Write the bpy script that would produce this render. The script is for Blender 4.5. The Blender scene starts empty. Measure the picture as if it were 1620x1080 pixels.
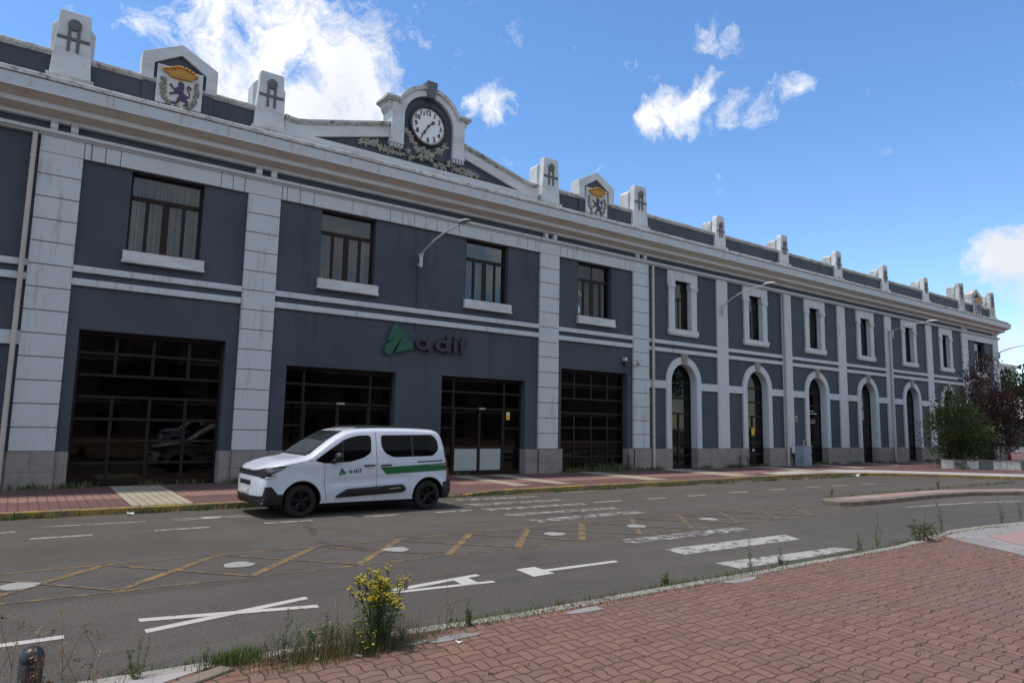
import bpy, bmesh, math, random
from mathutils import Vector, Matrix, geometry
R = math.radians
random.seed(7)
scene = bpy.context.scene
col = scene.collection
PI = math.pi

# ------------------------------------------------------------ camera
YAW, PIT, ROL, EYE = 0.619339, 0.1226262, 0.0186027, 1.84
cam_data = bpy.data.cameras.new('camera'); cam = bpy.data.objects.new('camera', cam_data); col.objects.link(cam)
fw = Vector((math.cos(PIT)*math.sin(YAW), math.cos(PIT)*math.cos(YAW), math.sin(PIT)))
rt0 = Vector((math.cos(YAW), -math.sin(YAW), 0))
up0 = Vector((-math.sin(PIT)*math.sin(YAW), -math.sin(PIT)*math.cos(YAW), math.cos(PIT)))
rt = math.cos(ROL)*rt0 + math.sin(ROL)*up0
up = -math.sin(ROL)*rt0 + math.cos(ROL)*up0
m3 = Matrix((rt, up, -fw)).transposed()
cam.matrix_world = Matrix.Translation((0, 0, EYE)) @ m3.to_4x4()
cam_data.sensor_width = 36; cam_data.lens = 24.13; cam_data.clip_end = 3000; cam_data.clip_start = 0.05
scene.camera = cam

# ------------------------------------------------------------ light and sky
SUN_DIR = Vector((-0.34, 0.10, 0.93)).normalized()      # towards the sun
sun_el = math.asin(SUN_DIR.z); sun_az = math.atan2(SUN_DIR.x, SUN_DIR.y)
sd = bpy.data.lights.new('sun', 'SUN'); sd.energy = 2.0; sd.angle = R(3.0); sd.color = (1, .90, .76)
sun = bpy.data.objects.new('sun', sd); col.objects.link(sun)
sun.rotation_euler = (-SUN_DIR).to_track_quat('-Z', 'Y').to_euler()
scene.view_settings.view_transform = 'Standard'; scene.view_settings.look = 'None'
scene.view_settings.exposure = 0.82; scene.view_settings.gamma = 1.0

world = bpy.data.worlds.new('World'); scene.world = world; world.use_nodes = True
wt = world.node_tree; wt.nodes.clear()
def wn(t, **k):
    n = wt.nodes.new(t)
    for a, b in k.items(): setattr(n, a, b)
    return n
wl = wt.links.new
wo = wn('ShaderNodeOutputWorld'); bg = wn('ShaderNodeBackground'); wl(bg.outputs[0], wo.inputs[0])
sky = wn('ShaderNodeTexSky'); sky.sky_type = 'NISHITA'; sky.sun_disc = False
sky.sun_elevation = sun_el; sky.sun_rotation = sun_az; sky.altitude = 800; sky.air_density = 1.0; sky.dust_density = .6; sky.ozone_density = 2.2
bg.inputs[1].default_value = 0.12
hs = wn('ShaderNodeHueSaturation'); hs.inputs['Saturation'].default_value = 1.20; hs.inputs['Value'].default_value = 1.13
tint = wn('ShaderNodeMix', data_type='RGBA', blend_type='MULTIPLY'); tint.inputs[0].default_value = 1; tint.inputs[7].default_value = (1.02, .99, .98, 1)
wl(sky.outputs[0], tint.inputs[6]); wl(tint.outputs[2], hs.inputs['Color'])
tc = wn('ShaderNodeTexCoord')
nz = wn('ShaderNodeTexNoise'); nz.inputs['Scale'].default_value = 7; nz.inputs['Detail'].default_value = 8; nz.inputs['Roughness'].default_value = .6
wl(tc.outputs['Generated'], nz.inputs['Vector'])
sub = wn('ShaderNodeVectorMath', operation='SUBTRACT'); wl(nz.outputs['Color'], sub.inputs[0]); sub.inputs[1].default_value = (.5, .5, .5)
scl = wn('ShaderNodeVectorMath', operation='SCALE'); wl(sub.outputs[0], scl.inputs[0]); scl.inputs['Scale'].default_value = .10
add = wn('ShaderNodeVectorMath', operation='ADD'); wl(tc.outputs['Generated'], add.inputs[0]); wl(scl.outputs[0], add.inputs[1])
# cloud banks: unit direction, angular radius, density
CL = [((.1516, .8702, .4688), .085, 1), ((.225, .8571, .4633), .105, 1.1), ((.3046, .8248, .4763), .105, 1.1), ((.2126, .8864, .4113), .10, 1.1),
      ((.2876, .8627, .4159), .115, 1.2), ((.3385, .8239, .4520), .075, .9), ((.3385, .8439, .4120), .075, .9), ((.0974, .8813, .4624), .05, .7), ((.25, .83, .50), .10, 1),
      ((.5019, .7517, .4279), .040, 1), ((.48, .765, .425), .034, 1), ((.520, .738, .432), .026, .9), ((.665, .615, .4236), .034, 1.25), ((.684, .59, .427), .042, 1.2), ((.690, .567, .440), .034, 1.2), ((.6958, .5559, .4548), .03, 1.2),
      ((.6841, .5304, .5007), .040, .72), ((.732, .530, .422), .036, .70), ((.7469, .5059, .4246), .038, .74), ((.7691, .4751, .4276), .032, .70), ((.64, .53, .56), .02, .7),
      ((.9327, .3018, .1977), .048, 1.5), ((.938, .280, .205), .055, 1.6), ((.95, .26, .19), .06, 1.6), ((.9463, .3056, .1057), .05, .8), ((.95, .28, .11), .05, .8),
      ((-.6, .5, .55), .3, 1.2), ((-.8, -.1, .5), .55, 1.3), ((.2, -.8, .5), .6, 1.4), ((-.4, -.7, .3), .5, 1.3), ((.7, -.6, .35), .5, 1.3), ((-.2, -.4, .85), .4, 1.2)]  # unseen banks out of frame, added and widened for neutral fill light
prev = None
for c, r, d in CL:
    v = Vector(c).normalized()
    di = wn('ShaderNodeVectorMath', operation='DISTANCE'); wl(add.outputs[0], di.inputs[0]); di.inputs[1].default_value = v
    mr = wn('ShaderNodeMapRange'); wl(di.outputs['Value'], mr.inputs[0])
    mr.inputs[1].default_value = r*1.25; mr.inputs[2].default_value = 0; mr.inputs[3].default_value = 0; mr.inputs[4].default_value = d*1.22
    if prev is None: prev = mr.outputs[0]
    else:
        mx = wn('ShaderNodeMath', operation='SMOOTH_MAX'); wl(prev, mx.inputs[0]); wl(mr.outputs[0], mx.inputs[1]); mx.inputs[2].default_value = .06; prev = mx.outputs[0]
nf = wn('ShaderNodeTexNoise'); nf.inputs['Scale'].default_value = 19; nf.inputs['Detail'].default_value = 12; nf.inputs['Roughness'].default_value = .70
nf.inputs['Distortion'].default_value = .3
wl(add.outputs[0], nf.inputs['Vector'])
m1 = wn('ShaderNodeMath', operation='MULTIPLY_ADD'); wl(nf.outputs[0], m1.inputs[0]); m1.inputs[1].default_value = 3.0; m1.inputs[2].default_value = -1.92
m2 = wn('ShaderNodeMath', operation='ADD'); wl(prev, m2.inputs[0]); wl(m1.outputs[0], m2.inputs[1])
mr = wn('ShaderNodeMapRange', interpolation_type='LINEAR'); wl(m2.outputs[0], mr.inputs[0]); mr.inputs[1].default_value = .0; mr.inputs[2].default_value = .75
# cloud tone: bright tops, faint grey bellies
nb = wn('ShaderNodeTexNoise'); nb.inputs['Scale'].default_value = 5; nb.inputs['Detail'].default_value = 6; wl(tc.outputs['Generated'], nb.inputs['Vector'])
cr = wn('ShaderNodeValToRGB'); cr.color_ramp.elements[0].position = .36; cr.color_ramp.elements[0].color = (3.9, 4.05, 4.4, 1)
cr.color_ramp.elements[1].position = .6; cr.color_ramp.elements[1].color = (4.9, 4.95, 5.0, 1); wl(nb.outputs[0], cr.inputs[0])
mixc = wn('ShaderNodeMix', data_type='RGBA'); wl(mr.outputs[0], mixc.inputs[0]); wl(hs.outputs[0], mixc.inputs[6]); wl(cr.outputs[0], mixc.inputs[7])
wl(mixc.outputs[2], bg.inputs[0])

# ------------------------------------------------------------ materials
def hexc(r, g, b): return (r, g, b, 1)
class Mat:
    def __init__(s, name, base=(.5, .5, .5), rough=.7, metal=0, spec=.5):
        s.m = bpy.data.materials.new(name); s.m.use_nodes = True; s.t = s.m.node_tree
        s.b = s.t.nodes['Principled BSDF']; s.o = s.t.nodes['Material Output']
        s.b.inputs['Base Color'].default_value = (*base, 1); s.b.inputs['Roughness'].default_value = rough
        s.b.inputs['Metallic'].default_value = metal; s.b.inputs['Specular IOR Level'].default_value = spec
        s.base = (*base, 1); s.tc = None; s.last = None
    def n(s, t, **k):
        n = s.t.nodes.new(t)
        for a, b in k.items():
            if isinstance(a, str) and a.startswith('i_'): n.inputs[a[2:]].default_value = b
            else: setattr(n, a, b)
        return n
    def l(s, a, b): s.t.links.new(a, b); return s
    def pos(s, scale=(1, 1, 1)):
        if s.tc is None: s.tc = s.n('ShaderNodeNewGeometry')
        mp = s.n('ShaderNodeMapping'); mp.inputs['Scale'].default_value = scale; s.l(s.tc.outputs['Position'], mp.inputs[0]); return mp.outputs[0]
    def opos(s, scale=(1, 1, 1)):
        t = s.n('ShaderNodeTexCoord'); mp = s.n('ShaderNodeMapping'); mp.inputs['Scale'].default_value = scale; s.l(t.outputs['Object'], mp.inputs[0]); return mp.outputs[0]
    def noise(s, sc, detail=6, rough=.6, vec=None, scale=(1, 1, 1)):
        n = s.n('ShaderNodeTexNoise'); n.inputs['Scale'].default_value = sc; n.inputs['Detail'].default_value = detail; n.inputs['Roughness'].default_value = rough
        s.l(vec or s.pos(scale), n.inputs['Vector']); return n.outputs[0]
    def ramp(s, src, p0, p1, c0=0, c1=1):
        n = s.n('ShaderNodeMapRange', interpolation_type='SMOOTHSTEP'); s.l(src, n.inputs[0]); n.inputs[1].default_value = p0; n.inputs[2].default_value = p1
        n.inputs[3].default_value = c0; n.inputs[4].default_value = c1; return n.outputs[0]
    def mul(s, a, b, op='MULTIPLY'):
        n = s.n('ShaderNodeMath', operation=op)
        for i, x in enumerate((a, b)):
            if isinstance(x, (int, float)): n.inputs[i].default_value = x
            else: s.l(x, n.inputs[i])
        return n.outputs[0]
    def over(s, fac, color):       # lay a colour over what is there
        n = s.n('ShaderNodeMix', data_type='RGBA')
        if isinstance(fac, (int, float)): n.inputs[0].default_value = fac
        else: s.l(fac, n.inputs[0])
        if s.last is None: n.inputs[6].default_value = s.base
        else: s.l(s.last, n.inputs[6])
        if isinstance(color, tuple): n.inputs[7].default_value = (*color, 1)
        else: s.l(color, n.inputs[7])
        s.last = n.outputs[2]; s.l(s.last, s.b.inputs['Base Color']); return s
    def bump(s, src, dist=.01, strength=1):
        n = s.n('ShaderNodeBump'); n.inputs['Distance'].default_value = dist; n.inputs['Strength'].default_value = strength
        s.l(src, n.inputs['Height']); s.l(n.outputs[0], s.b.inputs['Normal']); return s
    def rough(s, src): s.l(src, s.b.inputs['Roughness']); return s
M = {}
def mk(name, *a, **k):
    x = Mat(name, *a, **k); M[name] = x.m; return x

x = mk('grey_render', (.043, .057, .076), .75)
x.over(x.ramp(x.noise(.45, 6, .65), .40, .62, 0, .75), (.060, .075, .097)).over(x.ramp(x.noise(1.0, 7, .65, scale=(3, 3, .22)), .52, .66, 0, .65), (.030, .040, .052)).over(x.ramp(x.noise(1.6, 5, .6, scale=(1.2, 1, .5)), .58, .64, 0, .3), (.055, .063, .074))
x.over(x.ramp(x.noise(9, 6, .7), .6, .75, 0, .25), (.055, .062, .07)).bump(x.noise(60, 4), .004, .5)
x = mk('white_paint', (.50, .55, .575), .65)
x.over(x.ramp(x.noise(1.3, 6, .65), .4, .75, 0, .4), (.42, .455, .47)).over(x.ramp(x.noise(2.5, 8, .7, scale=(2.5, 2.5, .25)), .54, .68, 0, .6), (.27, .26, .245))
x.over(x.ramp(x.noise(14, 6, .7), .66, .74, 0, .5), (.15, .14, .12)).bump(x.noise(40, 4), .004, .5)
x = mk('white_weathered', (.53, .55, .54), .8)
x.over(x.ramp(x.noise(1.1, 8, .7), .38, .68, 0, .65), (.29, .265, .23)).over(x.ramp(x.noise(2.2, 10, .75, scale=(1, 1, 1.6)), .53, .62, 0, .85), (.16, .14, .12))
x.over(x.ramp(x.noise(6, 9, .8), .53, .62, 0, .85), (.045, .042, .038)).bump(x.noise(18, 8, .7), .015, .7)
x = mk('white_cornice', (.56, .60, .615), .7)
x.over(x.ramp(x.noise(.8, 6, .65, scale=(1, 2, 3)), .42, .66, 0, .38), (.33, .31, .28)).over(x.ramp(x.noise(5, 8, .75), .62, .70, 0, .45), (.20, .17, .14))
x.bump(x.noise(25, 6), .006, .5)
x = mk('soffit_stain', (.56, .525, .47), .8)
x.over(x.ramp(x.noise(1.5, 8, .7, scale=(1, 4, 4)), .42, .62, 0, .6), (.43, .37, .30)).over(x.ramp(x.noise(11, 8, .75), .62, .68, 0, .6), (.22, .17, .13))
x = mk('brown_edge', (.13, .07, .045), .85); x.over(x.ramp(x.noise(6, 6), .5, .6), (.28, .2, .15))
x = mk('joint', (.22, .20, .17), .9)
x = mk('plinth_stone', (.27, .25, .225), .85)
x.over(x.ramp(x.noise(2.2, 7, .7), .4, .7, 0, .8), (.19, .175, .16)).over(x.ramp(x.noise(7, 8, .75, scale=(1, 1, .6)), .55, .7, 0, .6), (.36, .34, .31)).over(x.ramp(x.noise(4, 8, .7, scale=(2, 2, .5)), .62, .7, 0, .6), (.09, .08, .07)).bump(x.noise(22, 8, .7), .012, .7)
x = mk('keystone', (.27, .25, .22), .85); x.over(x.ramp(x.noise(8, 8), .45, .65), (.17, .16, .145)).bump(x.noise(30, 6), .01)
x = mk('beige_pipe', (.47, .44, .39), .6); x.over(x.ramp(x.noise(2, 6, .6, scale=(1, 1, .3)), .5, .7, 0, .5), (.33, .29, .24))
x = mk('brown_frame', (.018, .0105, .0085), .55, 0, .25); x.over(x.ramp(x.noise(4, 5, .6, scale=(1, 1, .3)), .4, .7, 0, .6), (.012, .0075, .006))
x = mk('dark_metal', (.03, .03, .034), .45)
x = mk('rust', (.20, .075, .04), .8); x.over(x.ramp(x.noise(9, 6), .45, .6), (.34, .26, .2))
x = mk('emblem_grey', (.10, .112, .12), .6); x.over(x.ramp(x.noise(15, 6), .5, .65, 0, .5), (.06, .065, .07))
x = mk('gold', (.50, .245, .035), .45, 0); x.over(x.ramp(x.noise(25, 5), .5, .65, 0, .6), (.30, .13, .02)).bump(x.noise(30, 4), .01)
x = mk('purple', (.045, .022, .085), .5)
x = mk('cream_panel', (.55, .55, .51), .6); x.over(x.ramp(x.noise(6, 6), .5, .7, 0, .4), (.40, .38, .33))
x = mk('laurel', (.25, .25, .20), .8); x.over(x.ramp(x.noise(20, 6), .45, .6), (.14, .145, .11))
x = mk('flora_stone', (.36, .35, .30), .85); x.over(x.ramp(x.noise(16, 6), .45, .65), (.19, .18, .15))
x = mk('clock_face', (.72, .74, .76), .35)
x = mk('clock_black', (.012, .012, .013), .4)
x = mk('clock_ring', (.025, .018, .016), .5)
x = mk('sign_green', (.010, .095, .058), .5); x.over(x.ramp(x.noise(5, 4), .4, .7, 0, .4), (.010, .10, .055))
x = mk('sign_purple', (.034, .027, .040), .5)
x = mk('yellow_sticker', (.60, .42, .02), .5)
x = mk('paper_white', (.6, .62, .6), .6)
x = mk('lamp_grey', (.50, .51, .50), .4, .0); x.over(x.ramp(x.noise(20, 5), .55, .7, 0, .5), (.3, .29, .27))
x = mk('lens_glass', (.35, .36, .36), .15)
x = mk('blind_slat', (.25, .30, .33), .6)
x = mk('curtain', (.28, .31, .32), .8)
x = mk('shade_brown', (.05, .042, .036), .8)
x = mk('interior', (.05, .045, .042), .9)
x = mk('interior_blue', (.03, .05, .12), .8)
x = mk('panel_pale', (.35, .40, .38), .5)
x = mk('panel_green', (.02, .12, .07), .5)
x = mk('cabinet_blue', (.26, .33, .40), .5); x.over(x.ramp(x.noise(3, 6, .6, scale=(1, 1, .4)), .5, .7, 0, .6), (.17, .2, .24))
x = mk('bin_grey', (.1, .1, .1), .6)
# glazing: thin reflecting pane with a view through
def glass(name, tint, refl=1.0, rough=.02):
    g = Mat(name); M[name] = g.m
    g.t.nodes.remove(g.b)
    tr = g.n('ShaderNodeBsdfTransparent'); tr.inputs[0].default_value = (*tint, 1)
    gl = g.n('ShaderNodeBsdfGlossy'); gl.inputs['Roughness'].default_value = rough; gl.inputs[0].default_value = (refl, refl, refl, 1)
    fr = g.n('ShaderNodeFresnel'); fr.inputs[0].default_value = 1.5
    nn = g.noise(1.3, 2, .4); bp = g.n('ShaderNodeBump'); bp.inputs['Distance'].default_value = .004; bp.inputs['Strength'].default_value = .3; g.l(nn, bp.inputs['Height']); g.l(bp.outputs[0], gl.inputs['Normal'])
    mx = g.n('ShaderNodeMixShader'); g.l(fr.outputs[0], mx.inputs[0]); g.l(tr.outputs[0], mx.inputs[1]); g.l(gl.outputs[0], mx.inputs[2]); g.l(mx.outputs[0], g.o.inputs[0])
glass('window_glass', (.75, .78, .78)); glass('door_glass', (.12, .12, .12), .75)
# road and paving
x = mk('asphalt', (.080, .071, .061), .88, 0, .35)
x.over(x.ramp(x.noise(.3, 6, .65, scale=(.5, 1.6, 1)), .42, .60, 0, .8), (.104, .092, .079)).over(x.ramp(x.noise(1.2, 6, .65), .5, .66, 0, .5), (.056, .050, .043))
v = x.noise(48, 5, .8); x.over(x.ramp(v, .52, .60, 0, .8), (.17, .155, .135)); x.over(x.ramp(x.noise(41, 5, .8), .52, .60, 0, .8), (.026, .023, .02))
x.over(x.ramp(x.noise(.9, 5, .6, scale=(.12, 3.2, 1)), .52, .68, 0, .5), (.058, .051, .045))
vo = x.n('ShaderNodeTexVoronoi', feature='DISTANCE_TO_EDGE'); vo.inputs['Scale'].default_value = .33
dn = x.n('ShaderNodeTexNoise'); dn.inputs['Scale'].default_value = 1.3; dn.inputs['Detail'].default_value = 6; x.l(x.pos(), dn.inputs['Vector'])
am = x.n('ShaderNodeMix', data_type='VECTOR'); am.inputs[0].default_value = .5; x.l(x.pos(), am.inputs[4]); x.l(dn.outputs['Color'], am.inputs[5]); x.l(am.outputs[1], vo.inputs['Vector'])
crk = x.mul(x.ramp(vo.outputs[0], .003, .012, 1, 0), x.ramp(x.noise(.35, 3), .50, .56))
x.over(x.mul(crk, .7), (.03, .028, .026)).bump(x.noise(140, 4, .7), .012, .8)
def marking(name, c, wear, asp=(.080, .071, .061)):
    x = mk(name, c, .75, 0, .4); w = x.noise(5, 9, .78); x.over(x.ramp(w, wear-.07, wear+.03), asp)
    x.over(x.ramp(x.noise(140, 3, .7), .52, .7, 0, .35), (.10, .09, .08)).bump(x.noise(140, 4, .7), .01, .7)
marking('mark_fresh', (.47, .45, .41), .64); marking('mark_worn', (.34, .33, .30), .50); marking('mark_mid', (.37, .36, .33), .56)
marking('mark_yellow', (.225, .145, .05), .535); marking('mark_yellow_thin', (.21, .135, .05), .505); marking('patch_pale', (.31, .30, .28), .64)
# wavy interlocking pavers laid two by two in alternating directions
x = mk('red_pavers', (.205, .114, .084), .85, 0, .3)
sep = x.n('ShaderNodeSeparateXYZ'); x.l(x.pos(), sep.inputs[0])
def fn(op, a, b=0.0): return x.mul(a, b, op)
def one(op, a):
    n = x.n('ShaderNodeMath', operation=op); x.l(a, n.inputs[0]); return n.outputs[0]
CELL = .203
wob = fn('MULTIPLY', fn('SUBTRACT', x.noise(2.2, 3), .5), .05); wob2 = fn('MULTIPLY', fn('SUBTRACT', x.noise(1.7, 3), .5), .05)
def wave(src, amp, ph): return fn('MULTIPLY', one('SINE', fn('ADD', fn('MULTIPLY', src, 2*PI/CELL), ph)), amp)
U_ = fn('DIVIDE', fn('ADD', fn('ADD', sep.outputs[0], wave(sep.outputs[1], .010, .4)), wob), CELL)
V_ = fn('DIVIDE', fn('ADD', fn('ADD', sep.outputs[1], wave(sep.outputs[0], .010, 1.2)), wob2), CELL)
fu, fv, iu, iv = one('FRACT', U_), one('FRACT', V_), one('FLOOR', U_), one('FLOOR', V_)
par = fn('ABSOLUTE', fn('MODULO', fn('ADD', iu, iv), 2.0)); inv = fn('SUBTRACT', 1.0, par)
spl = fn('ADD', fn('MULTIPLY', fu, par), fn('MULTIPLY', fv, inv))
ed_ = fn('MINIMUM', fn('MINIMUM', fn('MINIMUM', fu, fn('SUBTRACT', 1.0, fu)), fn('MINIMUM', fv, fn('SUBTRACT', 1.0, fv))), fn('ABSOLUTE', fn('SUBTRACT', spl, .5)))
jn = x.ramp(fn('ADD', ed_, fn('MULTIPLY', fn('SUBTRACT', x.noise(30, 4), .5), .03)), .012, .038, 1, 0)
cmb = x.n('ShaderNodeCombineXYZ'); x.l(iu, cmb.inputs[0]); x.l(iv, cmb.inputs[1]); x.l(one('ROUND', spl), cmb.inputs[2])
wnz = x.n('ShaderNodeTexWhiteNoise', noise_dimensions='3D'); x.l(cmb.outputs[0], wnz.inputs['Vector'])
x.over(x.ramp(wnz.outputs['Value'], 0, 1, 0, .75), (.150, .084, .066)).over(x.ramp(x.noise(.7, 6, .65), .42, .72, 0, .6), (.160, .112, .086)).over(x.ramp(x.noise(55, 5, .7), .52, .7, 0, .45), (.26, .17, .145)).over(x.ramp(x.noise(40, 5, .7), .58, .7, 0, .55), (.09, .055, .045))
x.over(x.ramp(x.noise(5, 6, .7), .6, .72, 0, .35), (.10, .075, .06))
x.over(x.mul(jn, .75), (.050, .037, .029)).over(x.mul(jn, x.ramp(x.noise(2.5, 5), .52, .62, 0, .6)), (.07, .075, .03))
x.bump(fn('ADD', fn('MULTIPLY', jn, -1.0), fn('MULTIPLY', x.noise(50, 5, .7), .15)), .014, .9)
# ribbed far pavement
def ribbed(name, c1, c2, axis=0):
    x = mk(name, c1, .85, 0, .3); s3 = x.n('ShaderNodeSeparateXYZ'); x.l(x.pos(), s3.inputs[0])
    def tri(o, fr): a = x.mul(o, fr); f = x.n('ShaderNodeMath', operation='FRACT'); x.l(a, f.inputs[0]); return f.outputs[0]
    g1 = x.ramp(tri(s3.outputs[0], 6.0), .80, .92); g2 = x.ramp(tri(s3.outputs[1], 5.0), .93, .97)
    x.over(x.ramp(x.noise(1.2, 6, .65), .38, .7, 0, .8), c2).over(x.ramp(x.noise(30, 5, .7), .5, .7, 0, .35), (.3, .22, .19)).over(x.mul(g1, .6), (.06, .042, .038)).over(x.mul(g2, .45), (.06, .045, .04))
    x.bump(x.mul(g1, -1.0), .008, .7)
ribbed('maroon_tiles', (.135, .072, .067), (.098, .056, .052)); ribbed('pink_tiles', (.25, .145, .125), (.19, .11, .10)); ribbed('cream_tiles', (.36, .325, .25), (.29, .25, .19))
x = mk('pale_slab', (.40, .40, .385), .8); x.over(x.ramp(x.noise(1.5, 6), .4, .65, 0, .8), (.29, .28, .265)).over(x.ramp(x.noise(12, 6), .55, .7, 0, .5), (.2, .19, .18)).bump(x.noise(30, 5), .006)
x = mk('pink_slab', (.31, .205, .175), .8); x.over(x.ramp(x.noise(1.5, 6), .4, .65, 0, .8), (.29, .19, .17)).over(x.ramp(x.noise(18, 6), .55, .7, 0, .4), (.21, .15, .13)).bump(x.noise(30, 5), .006)
x = mk('grey_slab', (.26, .245, .235), .8); x.over(x.ramp(x.noise(2.5, 6), .4, .65, 0, .8), (.20, .185, .175)).over(x.ramp(x.noise(18, 6), .55, .7, 0, .4), (.15, .14, .13)).bump(x.noise(30, 5), .006)
x = mk('lilac_tile', (.33, .30, .30), .8); x.over(x.ramp(x.noise(4, 6), .4, .65, 0, .8), (.27, .245, .245)).over(x.ramp(x.noise(28, 6), .6, .7, 0, .4), (.15, .14, .13))
x = mk('kerb_stone', (.31, .29, .25), .85); x.over(x.ramp(x.noise(2, 7, .7), .4, .65, 0, .8), (.22, .205, .175)).over(x.ramp(x.noise(18, 8, .7), .5, .65, 0, .6), (.13, .12, .10)).bump(x.noise(30, 6), .012)
x = mk('kerb_yellow', (.31, .205, .04), .85); x.over(x.ramp(x.noise(3, 9, .78), .43, .56, 0, .95), (.15, .125, .085)).over(x.ramp(x.noise(9, 8, .7), .56, .66, 0, .8), (.05, .045, .035)).bump(x.noise(30, 6), .012)
x = mk('kerb_tan', (.20, .165, .125), .85); x.over(x.ramp(x.noise(3, 8, .72), .42, .62, 0, .8), (.115, .095, .07)).over(x.ramp(x.noise(22, 8, .7), .55, .66, 0, .6), (.09, .08, .06)).bump(x.noise(30, 6), .012)
x = mk('marble_light', (.62, .63, .61), .6); x.over(x.ramp(x.noise(5, 6, .6, scale=(1, 1, .4)), .45, .7, 0, .7), (.3, .3, .28))
x = mk('marble_grey', (.16, .18, .19), .6); x.over(x.ramp(x.noise(4, 6), .45, .7, 0, .7), (.10, .11, .11))
x = mk('marble_dirty', (.28, .27, .24), .7); x.over(x.ramp(x.noise(4, 6), .45, .6, 0, .8), (.12, .12, .09))
x = mk('earth', (.06, .045, .03), .95); x.over(x.ramp(x.noise(3, 6), .4, .7), (.10, .08, .055))
x = mk('far_ground', (.10, .095, .08), .95); x.over(x.ramp(x.noise(.05, 6), .4, .7), (.07, .09, .04))
# plants
def leafm(name, c1, c2, tl=.25):
    x = mk(name, c1, .6, 0, .3); oi = x.n('ShaderNodeObjectInfo')
    x.over(x.ramp(x.noise(5.0, 4), .35, .65), c2)
    x.b.inputs['Subsurface Weight'].default_value = 0
    tr = x.n('ShaderNodeBsdfTranslucent'); x.l(x.last, tr.inputs[0]); mx = x.n('ShaderNodeMixShader'); mx.inputs[0].default_value = tl
    x.l(x.b.outputs[0], mx.inputs[1]); x.l(tr.outputs[0], mx.inputs[2]); x.l(mx.outputs[0], x.o.inputs[0])
leafm('leaf_green', (.028, .048, .010), (.058, .076, .018)); leafm('leaf_dark', (.018, .04, .014), (.03, .06, .02)); leafm('leaf_plum', (.026, .013, .015), (.050, .024, .025)); leafm('leaf_rust', (.10, .045, .02), (.06, .06, .02))
leafm('grass_green', (.085, .14, .035), (.13, .17, .05)); leafm('grass_dry', (.22, .17, .09), (.15, .11, .055)); leafm('weed_green', (.06, .11, .035), (.09, .14, .05)); leafm('petal_yellow', (.62, .48, .03), (.70, .58, .05), .15)
leafm('stem_green', (.07, .10, .04), (.11, .13, .055), .1); leafm('stem_brown', (.12, .075, .045), (.19, .12, .07), .05); leafm('seed_pale', (.36, .30, .20), (.28, .17, .08), .1)
x = mk('bark', (.07, .05, .035), .9); x.bump(x.noise(20, 6), .02)
# vehicle
x = mk('car_white', (.57, .62, .70), .28); x.b.inputs['Coat Weight'].default_value = .6; x.b.inputs['Coat Roughness'].default_value = .06
x.over(x.ramp(x.noise(2, 5), .4, .8, 0, .12), (.50, .54, .60))
x = mk('car_black', (.008, .008, .009), .55); x = mk('car_gap', (.03, .03, .033), .7); x = mk('tyre', (.008, .008, .008), .85); x = mk('rim_black', (.014, .014, .015), .32, .4)
x = mk('car_glass', (.003, .003, .004), .05, 0, .13); x = mk('car_glass_grey', (.022, .028, .027), .06, 0, .5)
x = mk('car_green', (.010, .125, .045), .35); x = mk('car_logo_green', (.01, .16, .06), .4); x = mk('tail_red', (.16, .004, .010), .2); x = mk('chrome', (.6, .6, .6), .2, 1)
x = mk('lamp_clear', (.20, .22, .24), .1); x = mk('lamp_white', (.75, .75, .75), .3); x = mk('plate_white', (.58, .58, .55), .5)
x = mk('bollard_metal', (.018, .021, .027), .38); x = mk('red_plastic', (.30, .012, .02), .4)
x = mk('far_wall_white', (.62, .60, .60), .8); x = mk('far_wall_red', (.22, .03, .03), .8); x = mk('fence_dark', (.012, .02, .017), .6)
x = mk('opp_brick', (.20, .12, .085), .85); x = mk('opp_trim', (.35, .33, .3), .8); x = mk('opp_glass', (.02, .02, .025), .1)
# ------------------------------------------------------------ helpers
def wloc(o):
    v = Vector((0, 0, 0))
    while o: v += o.location; o = o.parent
    return v
def link(name, me, parent=None, at=(0, 0, 0)):
    o = bpy.data.objects.new(name, me); col.objects.link(o)
    at = Vector(at)
    if parent: o.parent = parent; o.location = at - wloc(parent)
    else: o.location = at
    return o
def empty(name, loc, label=None, cat=None, group=None, rz=0):
    o = bpy.data.objects.new(name, None); col.objects.link(o); o.location = loc; o.rotation_euler.z = rz; o.empty_display_size = .3
    tag(o, label, cat, group); return o
def tag(o, label=None, cat=None, group=None, kind=None):
    if label: o['label'] = label
    if cat: o['category'] = cat
    if group: o['group'] = group
    if kind: o['kind'] = kind
    return o
def kids(o): return [c for c in bpy.data.objects if c.parent == o]
def copy_tree(o, parent=None):
    ks = kids(o); c = o.copy(); col.objects.link(c)
    if parent: c.parent = parent
    for k in ks: copy_tree(k, c)
    return c
def plate_mesh(loops, depth):
    """flat shape with holes in the XZ plane, front at y=0, back at y=depth"""
    cu = bpy.data.curves.new('tmp', 'CURVE'); cu.dimensions = '2D'; cu.fill_mode = 'BOTH'; cu.extrude = depth/2
    for lp in loops:
        s = cu.splines.new('POLY'); s.points.add(len(lp)-1)
        for p, q in zip(s.points, lp): p.co = (q[0], q[1], 0, 1)
        s.use_cyclic_u = True
    ob = bpy.data.objects.new('tmp', cu); col.objects.link(ob)
    dg = bpy.context.evaluated_depsgraph_get(); dg.update()
    me = bpy.data.meshes.new_from_object(ob.evaluated_get(dg))
    V = [(v.co.x, depth/2 - v.co.z, v.co.y) for v in me.vertices]; F = [list(p.vertices) for p in me.polygons]
    bpy.data.objects.remove(ob); bpy.data.curves.remove(cu); bpy.data.meshes.remove(me)
    return V, F
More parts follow.
